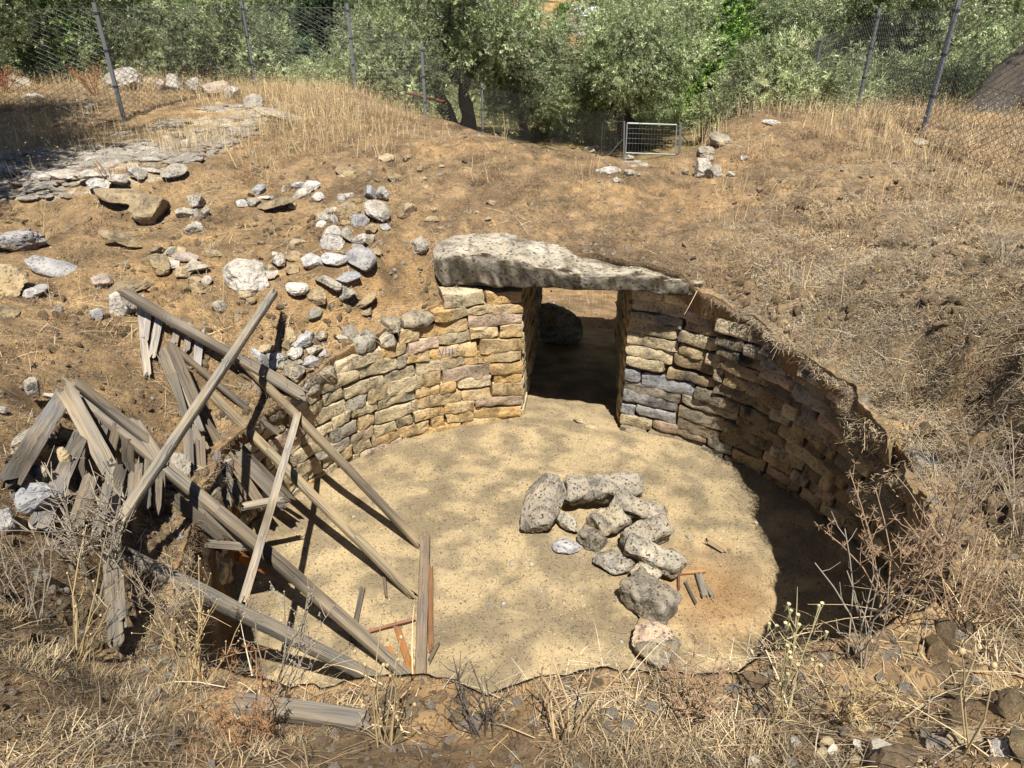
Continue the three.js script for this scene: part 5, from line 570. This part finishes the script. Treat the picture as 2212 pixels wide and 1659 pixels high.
function strew(label, geos, N, seed, pick) { const R = rng(seed), L = geos.map(() => []), q = new THREE.Quaternion(), q2 = new THREE.Quaternion(), up = V(0, 1, 0), cc = new THREE.Color(); for (let i = 0; i < N; i++) { const r = pick(R); if (!r) continue; const { x, z, s, c, follow = 1 } = r; q.setFromUnitVectors(up, up.clone().lerp(slopeN(x, z), follow).normalize()); q2.setFromAxisAngle(up, R() * 6.283); q.multiply(q2); L[i % geos.length].push([new THREE.Matrix4().compose(V(x, land(x, z) - 0.004, z), q, V(s, s * (r.sy || 1), s)), c]); } L.forEach((l, i) => { if (!l.length) return; const im = new THREE.InstancedMesh(geos[i], M.straw, l.length); l.forEach(([m, c], k) => { im.setMatrixAt(k, m); im.setColorAt(k, cc.setRGB(...c)); }); im.name = numbered('dry_grass'); tag(im, label, 'dry grass', null, 'stuff'); im.castShadow = im.receiveShadow = true; scene.add(im); }); }
const STR = [0.6, 0.46, 0.26], BRN = [0.24, 0.175, 0.11], GRY = [0.54, 0.46, 0.34], GLD = [0.66, 0.5, 0.27], RED = [0.27, 0.13, 0.065];
const polarPick = (R, lo, hi) => { const phi = R() * 360 - 180, e = Math.exp(lerp(Math.log(lo), Math.log(hi), R())) - lo * 0.9, p = polar(phi, rimR(phi) + e, 0); return [p.x, p.z, phi, e]; };
const inView = (x, z) => z < 0.2 && Math.abs(x) < 0.95 * (Math.abs(z) + 1.4);
const isRight = (phi) => sstep(22, 50, phi) * (1 - sstep(165, 180, phi)), isNear = (phi) => sstep(120, 150, Math.abs(phi)), isLeft = (phi) => sstep(-150, -120, phi) * (1 - sstep(-40, -15, phi));
const bare = (x, z) => fbm(x * 0.9 + 3, 1, z * 0.9, 3);
const shadeOf = (R, a, b) => { const c = mixc(a, b, R()), k = 0.5 + 0.85 * R(); return [c[0] * k, c[1] * k, c[2] * k]; };
const anyPick = (R, far, pw) => { const phi = R() * 360 - 180, e = (phi > 30 && phi < 130 ? 0.12 : 0.06) + far * R() ** pw, p = polar(phi, rimR(phi) + e, 0); return [p.x, p.z, phi, e]; };
strew('matted dry grass litter covering the banks', MAT, 26000, 301, (R) => { const [x, z, phi, e] = anyPick(R, 13, 1.6); if (!inView(x, z)) return; const w = clamp(0.62 + 0.38 * isRight(phi) - clamp((bare(x, z) - 0.08) * 3)); if (R() > w || Math.hypot(x, z) < 2.6 + 0.5 * R()) return; const col = isRight(phi) > R() ? (R() < 0.65 ? shadeOf(R, BRN, GRY) : shadeOf(R, GRY, STR)) : R() < 0.4 ? shadeOf(R, BRN, STR) : shadeOf(R, BRN, BRN); return { x, z, s: (0.8 + 0.4 * R()) * (0.9 + 0.03 * e) * lerp(0.72, 1, Math.max(isRight(phi), isNear(phi))), c: col, sy: 0.7 + 0.7 * R() }; });
strew('matted dry grass on the near rim', MATN, 8500, 311, (R) => { const [x, z] = anyPick(R, 4, 1.2); if (!inView(x, z) || Math.hypot(x, z) > 3.6 || R() < clamp((bare(x * 1.6, z * 1.6) - 0.02) * 4)) return; return { x, z, s: 0.75 + 0.5 * R(), c: R() < 0.45 ? shadeOf(R, BRN, GRY) : shadeOf(R, STR, GRY), sy: 0.8 + 0.8 * R() }; });
strew('standing straw and wild oats on the plateau and the mound crests', STAND, 12000, 302, (R) => { const x = (R() - 0.5) * 24, z = -5 - 14 * R(); if (insidePit(x, z)) return; const r = Math.hypot(x, z), plate = sstep(-8.5, -10.5, z) * (x < -1.6 ? 1 : 0), crest = x > 2.6 ? sstep(-8.5, -11.5, z) : 0, w = 0.02 + (z < -12.3 && x < -2 ? 0.05 : 0) + 0.75 * plate * clamp(0.12 + fbm(x * 0.9, 2, z * 0.9, 3) * 4.5) + 0.28 * crest + (x > 4.4 && x < 6 ? 0.3 : 0); if (R() > w) return; return { x, z, s: 0.75 + 0.5 * R() + 0.012 * r, c: shadeOf(R, GLD, STR), follow: 0.15 }; });
strew('fine bristly dry weeds on the near rim', FUZZ, 9000, 303, (R) => { const [x, z, phi] = anyPick(R, 2.6, 1.2); if (!inView(x, z)) return; const w = isNear(phi) * 0.85 + 0.12 * isRight(phi) + 0.06; if (R() > w * 0.7 * clamp(0.5 - bare(x * 2, z * 2) * 2)) return; return { x, z, s: 0.6 + 0.8 * R(), c: shadeOf(R, STR, R() < 0.5 ? GRY : BRN), follow: 0.5 }; });
strew('long tangled straws on the right bank and the rim', WISP, 5200, 304, (R) => { const [x, z, phi, e] = anyPick(R, 7, 1.6); if (!inView(x, z)) return; const w = isNear(phi) * 0.45 + 0.5 * isRight(phi) + 0.22 * isLeft(phi) + 0.05; if (R() > w) return; return { x, z, s: 0.7 + 0.7 * R() + 0.02 * e, c: R() < 0.6 ? shadeOf(R, GRY, STR) : shadeOf(R, GLD, STR), follow: 0.9 }; });
strew('reddish-brown dry tufts scattered on the mound', FUZZ, 700, 305, (R) => { const [x, z, phi] = anyPick(R, 6, 0.8); if (!inView(x, z) || Math.abs(phi) > 75) return; if (fbm(x * 1.5, 9, z * 1.5, 2) < 0.12) return; return { x, z, s: 1.2 + 1.6 * R(), c: shadeOf(R, RED, BRN), follow: 0.5 }; });
{ // clods and half-buried rubble on the banks
  const R = rng(67), geos = [1, 2, 3].map((k) => { const g = rockGeo(800 + k, [1, 0.75, 0.9], { pal: 'tan', detail: 2, rough: 0.3, planes: 9, stain: 0 }); return paint(g, (x, y, z) => { const q = 0.8 + 0.6 * fbm(x * 2 + k, y * 2, z * 2, 3); return [0.4 * q, 0.285 * q, 0.155 * q]; }); }), L = geos.map(() => []), q = new THREE.Quaternion(), cc = new THREE.Color();
  for (let i = 0; i < 16000; i++) { const [x, z, phi, e] = anyPick(R, 4.5, 1.5); if (!inView(x, z)) continue; const w = 0.12 + 0.75 * isRight(phi) + 0.55 * isLeft(phi) + 0.3 * isNear(phi); if (R() > w * clamp(0.55 + 2 * fbm(x * 1.4, 4, z * 1.4, 3))) continue; const s = 0.01 + 0.042 * R() ** 3.2 * (isRight(phi) > 0.5 ? 1.3 : isNear(phi) > 0.5 ? 0.6 : 1), t = 0.6 + 0.7 * R(); q.setFromEuler(new THREE.Euler(R() * 6, R() * 6, R() * 6)); L[i % 3].push([new THREE.Matrix4().compose(V(x, land(x, z) + s * 0.1, z), q, V(s * 1.2, s * 0.8, s)), [t, t * (0.94 + 0.1 * R()), t * (0.9 + 0.2 * R())]]); }
  L.forEach((l, i) => { const im = new THREE.InstancedMesh(geos[i], M.stone, l.length); l.forEach(([m, c], k) => { im.setMatrixAt(k, m); im.setColorAt(k, cc.setRGB(...c)); }); im.name = numbered('earth_clods'); tag(im, 'crumbling clods of ochre earth on the banks', 'earth', null, 'stuff'); im.castShadow = true; scene.add(im); });
}
{ // gravel
  const R = rng(66), geos = [1, 2, 3].map((k) => rockGeo(700 + k, [1, 0.65, 0.85], { pal: ['white', 'tan', 'pink'][k - 1], detail: 1, rough: 0.15, stain: 0 })), L = geos.map(() => []), q = new THREE.Quaternion();
  for (let i = 0; i < 9000; i++) { const [x, z, phi, e] = polarPick(R, 0.4, 9); if (!inView(x, z)) continue; const s = 0.006 + 0.022 * R() ** 3 * (1 + 0.12 * e); q.setFromEuler(new THREE.Euler(R(), R() * 6, R())); L[i % 3].push(new THREE.Matrix4().compose(V(x, land(x, z) + s * 0.2, z), q, V(s, s, s))); }
  for (let i = 0; i < 3500; i++) { const a = R() * 360, r = 2.85 * Math.sqrt(R()), p = polar(a, r, 0), s = 0.004 + 0.011 * R() ** 3; q.setFromEuler(new THREE.Euler(R(), R() * 6, R())); L[(i % 5) ? 1 : 0].push(new THREE.Matrix4().compose(V(p.x, floorY(p.x, p.z) + s * 0.3, p.z), q, V(s, s, s))); }
  for (let i = 0; i < 2600; i++) { const [x, z, phi, e] = anyPick(R, 5, 1.1); if (!inView(x, z) || phi > -8 || fbm(x * 1.3, 3, z * 1.3, 3) < -0.1) continue; const s = 0.012 + 0.035 * R() ** 2.5; q.setFromEuler(new THREE.Euler(R(), R() * 6, R())); L[i % 5 ? 1 : 2].push(new THREE.Matrix4().compose(V(x, land(x, z) + s * 0.2, z), q, V(s, s * 0.7, s))); }
  L.forEach((l, i) => { const im = new THREE.InstancedMesh(geos[i], M.stone, l.length); l.forEach((m, k) => im.setMatrixAt(k, m)); im.name = numbered('gravel'); tag(im, 'small gravel and crumbs on the earth', 'gravel', null, 'stuff'); im.castShadow = true; scene.add(im); });
}
// individual weeds of the foreground
function stalks(seed, x, z, n, H, o, label, category = 'dry plant') { const R = rng(seed), t = thing(o.name || 'dry_weed', label, category), st = [], hd = []; const y = land(x, z); t.position.set(x, y, z); for (let i = 0; i < n; i++) { const a = R() * 6.283, sp = o.spread * (0.4 + 0.8 * R()), h = H * (0.6 + 0.5 * R()), b = V((R() - 0.5) * 0.07, -0.02, (R() - 0.5) * 0.07), e = V(Math.cos(a) * sp + (o.lean?.[0] || 0) * h, h, Math.sin(a) * sp + (o.lean?.[1] || 0) * h), m = b.clone().lerp(e, 0.5).add(V((R() - 0.5) * 0.06, 0.05 * h, (R() - 0.5) * 0.06)); const pts = [b, b.clone().lerp(m, 0.5), m, m.clone().lerp(e, 0.5).add(V(0, 0.01, 0)), e]; st.push(tube(pts, [o.r, o.r, o.r * 0.85, o.r * 0.7, o.r * 0.5], 4)); const br = o.branches || 0; for (let k = 0; k < br; k++) { const f = 0.35 + 0.6 * R(), p = f < 0.5 ? b.clone().lerp(m, f * 2) : m.clone().lerp(e, f * 2 - 1), q = p.clone().add(V((R() - 0.5) * o.bl, o.bl * (0.25 + 0.6 * R()), (R() - 0.5) * o.bl)); st.push(tube([p, p.clone().lerp(q, 0.5).add(V(0, -0.01, 0)), q], [o.r * 0.6, o.r * 0.5, o.r * 0.35], 3)); if (o.head) hd.push(o.head(R, q)); if (o.twigs) for (let w = 0; w < o.twigs; w++) { const q2 = p.clone().lerp(q, 0.4 + 0.6 * R()), q3 = q2.clone().add(V((R() - 0.5) * o.bl * 0.7, o.bl * 0.35 * R(), (R() - 0.5) * o.bl * 0.7)); st.push(tube([q2, q3], [o.r * 0.4, o.r * 0.22], 3)); } } if (o.head) hd.push(o.head(R, e)); }
  const pc = (g, c) => paint(g, (X, Y, Z) => { const k = 0.85 + 0.4 * fbm(X * 30, Y * 30, Z * 30, 2); return [c[0] * k, c[1] * k, c[2] * k]; }); const sg = mergeGeometries(st); part('stems', pc(sg, o.col), M.straw, t); if (hd.length) part('seed_heads', pc(mergeGeometries(hd), o.hcol || o.col), M.straw, t).userData.kind = 'stuff'; return t; }
const bud = (r) => (R, p) => { const g = new THREE.IcosahedronGeometry(r * (0.7 + 0.6 * R()), 1); g.deleteAttribute('uv'); g.scale(1, 1.3, 1).translate(p.x, p.y, p.z); const m = mergeVertices(g); return m; };
const oat = (R, p) => { const g = new THREE.ConeGeometry(0.0055, 0.036, 5, 1); g.deleteAttribute('uv'); g.rotateX(Math.PI + (R() - 0.5)); g.rotateY(R() * 6).translate(p.x, p.y - 0.012, p.z); return mergeVertices(g); };
const star = (R, p) => { const gs = []; for (let i = 0; i < 9; i++) { const d = V(R() * 2 - 1, R() * 1.6 - 0.4, R() * 2 - 1).normalize(); const g = tube([p, p.clone().addScaledVector(d, 0.02)], [0.0016, 0.0006], 3); g.deleteAttribute('uv'); gs.push(g); } return mergeGeometries(gs); };
const wp = (x, y) => { const p = hit(x, y); return [p.x, p.z]; };
const PINK = [0.42, 0.28, 0.17], WHT = [0.36, 0.31, 0.24], TAN = [0.55, 0.42, 0.22];
{
  const W = (s, x, y, n, H, o, l, c) => stalks(s, ...wp(x, y), n, H, o, l, c);
  W(1, 215, 1300, 4, 0.75, { r: 0.006, spread: 0.18, branches: 14, bl: 0.26, twigs: 4, col: WHT, name: 'dry_shrub', lean: [0.15, 0] }, 'leafless whitish-grey shrub in front of the fallen boards at the left', 'dry shrub');
  W(2, 1690, 1560, 4, 0.42, { r: 0.0028, spread: 0.1, branches: 4, bl: 0.1, head: oat, col: [0.5, 0.42, 0.2], hcol: [0.56, 0.5, 0.27], name: 'wild_oat' }, 'wild oat with hanging pale spikelets before the dark floor shadow', 'wild oat');
  W(3, 1930, 1330, 12, 0.5, { r: 0.0032, spread: 0.22, branches: 6, bl: 0.12, col: PINK, head: star, lean: [-0.25, -0.1] }, 'large pinkish-brown weed leaning over the right edge of the pit');
  W(4, 1850, 1440, 9, 0.36, { r: 0.003, spread: 0.15, branches: 4, bl: 0.1, col: WHT, lean: [-0.2, -0.1] }, 'pale bare-stemmed weed below the large pinkish one at the right edge of the pit');
  W(5, 1480, 1545, 14, 0.2, { r: 0.0022, spread: 0.1, branches: 2, bl: 0.05, head: star, col: PINK }, 'pinkish weed with star-shaped seed heads at the right foot of the near rim');
  W(6, 840, 1600, 9, 0.5, { r: 0.0022, spread: 0.14, branches: 1, bl: 0.08, head: bud(0.0042), col: TAN }, 'thin straw stalks with round buds before the foot of the lowest prop');
  W(7, 420, 1480, 10, 0.5, { r: 0.0026, spread: 0.2, branches: 6, bl: 0.1, head: bud(0.0034), col: TAN, lean: [0.25, 0] }, 'dry umbel plant with small pale buds at the lower left');
  W(8, 600, 1500, 9, 0.42, { r: 0.0026, spread: 0.18, branches: 7, bl: 0.1, head: bud(0.003), col: WHT, lean: [0.2, 0] }, 'whitish many-branched umbel plant right of the lower-left one');
  W(9, 170, 1420, 8, 0.6, { r: 0.003, spread: 0.22, branches: 1, bl: 0.1, head: bud(0.0042), col: TAN, lean: [0.35, 0] }, 'long pale stalks with single buds leaning right at the lower left');
  W(10, 1040, 1590, 9, 0.24, { r: 0.0024, spread: 0.12, branches: 4, bl: 0.1, col: [0.1, 0.085, 0.075] }, 'small blackened twiggy plant in the middle of the near rim');
  W(11, 1215, 1590, 10, 0.34, { r: 0.003, spread: 0.12, branches: 1, bl: 0.07, col: [0.55, 0.4, 0.22], lean: [0.15, -0.1] }, 'bent golden straws rising from the middle of the near rim');
  W(12, 2075, 1640, 3, 0.42, { r: 0.003, spread: 0.1, branches: 0, head: bud(0.0055), col: TAN, lean: [-0.2, -0.1] }, 'two or three tall stalks with round heads at the lower right', 'dry plant');
  W(13, 1830, 1560, 9, 0.22, { r: 0.0025, spread: 0.12, branches: 3, bl: 0.06, head: star, col: [0.55, 0.42, 0.22] }, 'straw-coloured weed with spiky heads right of the wild oat');
  W(14, 90, 520, 12, 0.4, { r: 0.003, spread: 0.18, branches: 2, bl: 0.08, head: oat, col: TAN, lean: [0.2, 0] }, 'wild oats growing behind the big spotted boulder', 'wild oat');
  W(15, 2050, 1180, 12, 0.5, { r: 0.003, spread: 0.25, branches: 5, bl: 0.14, col: [0.42, 0.33, 0.24], lean: [-0.2, 0] }, 'tangled brown weed on the right bank above the pit edge');
  W(31, 2130, 1000, 14, 0.42, { r: 0.0028, spread: 0.3, branches: 6, bl: 0.16, twigs: 2, col: [0.4, 0.33, 0.25], lean: [-0.15, 0.05] }, 'tangled grey-brown brush high on the right bank, below the pale earth scar', 'dry brush');
  W(32, 2190, 1180, 14, 0.42, { r: 0.0028, spread: 0.32, branches: 6, bl: 0.16, twigs: 2, col: [0.45, 0.36, 0.26], lean: [-0.2, 0.05] }, 'tangled straw-grey brush at the right edge of the picture', 'dry brush');
  W(33, 2080, 1330, 12, 0.36, { r: 0.0026, spread: 0.26, branches: 6, bl: 0.13, twigs: 2, col: PINK, lean: [-0.2, 0] }, 'pinkish tangled brush on the right bank behind the large pinkish weed', 'dry brush');
  W(34, 2170, 560, 14, 0.3, { r: 0.004, spread: 0.3, branches: 5, bl: 0.14, twigs: 1, col: [0.42, 0.36, 0.28], lean: [-0.1, 0.1] }, 'low grey brush at the right edge above the pale earth scar', 'dry brush');
  W(35, 1990, 800, 10, 0.22, { r: 0.003, spread: 0.22, branches: 5, bl: 0.12, twigs: 1, col: [0.48, 0.4, 0.3], lean: [-0.2, 0.2] }, 'pale dry brush at the lip of the right wall, left of the earth scar', 'dry brush');
  W(36, 60, 1330, 12, 0.34, { r: 0.0026, spread: 0.28, branches: 6, bl: 0.14, twigs: 2, col: [0.3, 0.25, 0.19] }, 'dark tangled brush in the lower left shade', 'dry brush');
  W(37, 360, 1330, 12, 0.34, { r: 0.0024, spread: 0.25, branches: 6, bl: 0.13, twigs: 2, col: [0.42, 0.34, 0.24] }, 'pale tangled brush before the upper end of the lowest prop', 'dry brush');
  W(16, 1535, 632, 8, 0.16, { r: 0.003, spread: 0.1, branches: 3, bl: 0.08, col: PINK, lean: [0, 0.2] }, 'small brown weed hanging at the right end of the lintel');
  W(17, 560, 830, 8, 0.3, { r: 0.003, spread: 0.2, branches: 3, bl: 0.12, col: [0.5, 0.28, 0.12] }, 'orange-brown weed beside the crossing beam');
  W(18, 240, 400, 9, 0.32, { r: 0.004, spread: 0.2, branches: 3, bl: 0.1, col: [0.45, 0.25, 0.1] }, 'orange-brown weed on the pavement edge');
  W(21, 205, 205, 26, 0.55, { r: 0.006, spread: 0.35, branches: 5, bl: 0.2, col: [0.42, 0.2, 0.08], name: 'dry_shrub' }, 'rust-orange dry shrub behind the fence, left of the large white boulder', 'dry shrub'); W(22, 12, 200, 26, 0.55, { r: 0.006, spread: 0.4, branches: 5, bl: 0.2, col: [0.34, 0.13, 0.06], name: 'dry_shrub' }, 'dark rust-red dry shrub behind the fence at the left edge', 'dry shrub');
  W(19, 1085, 330, 5, 0.55, { r: 0.004, spread: 0.16, branches: 1, bl: 0.1, col: TAN }, 'tall pale straw standing alone on the mound crest');
  W(20, 560, 1600, 16, 0.3, { r: 0.0024, spread: 0.18, branches: 3, bl: 0.08, head: star, col: [0.36, 0.2, 0.1] }, 'reddish-brown weed at the bottom edge, left of the middle');
}

{ // stones of one heap are told apart by their order from the left
  const ORD = 'first second third fourth fifth sixth seventh eighth ninth tenth eleventh twelfth thirteenth fourteenth fifteenth sixteenth seventeenth eighteenth nineteenth twentieth twenty-first twenty-second twenty-third twenty-fourth twenty-fifth'.split(' '), by = {};
  for (const o of scene.children) if (o.userData.group && o.userData.category === 'rock' && !/edge stones/.test(o.userData.group)) (by[o.userData.group] ??= []).push(o);
  for (const g in by) { const l = by[g].sort((a, c) => px(a.position) - px(c.position)); if (l.length <= 25) l.forEach((o, i) => { o.userData.label = o.userData.label.replace('angular pale stone', 'stone').replace('pale stone beside the undercut brown slab in the middle of the left bank', 'stone beside the undercut brown slab of the left bank').replace(/^/, i === 0 ? 'leftmost ' : i === l.length - 1 ? 'rightmost ' : ORD[i] + ' ').replace(/^(\S+) (.*)$/, (m, p, r) => (/most/.test(p) ? m : `${p} from left, ${r}`)); }); }
}

renderer.render(scene, camera);
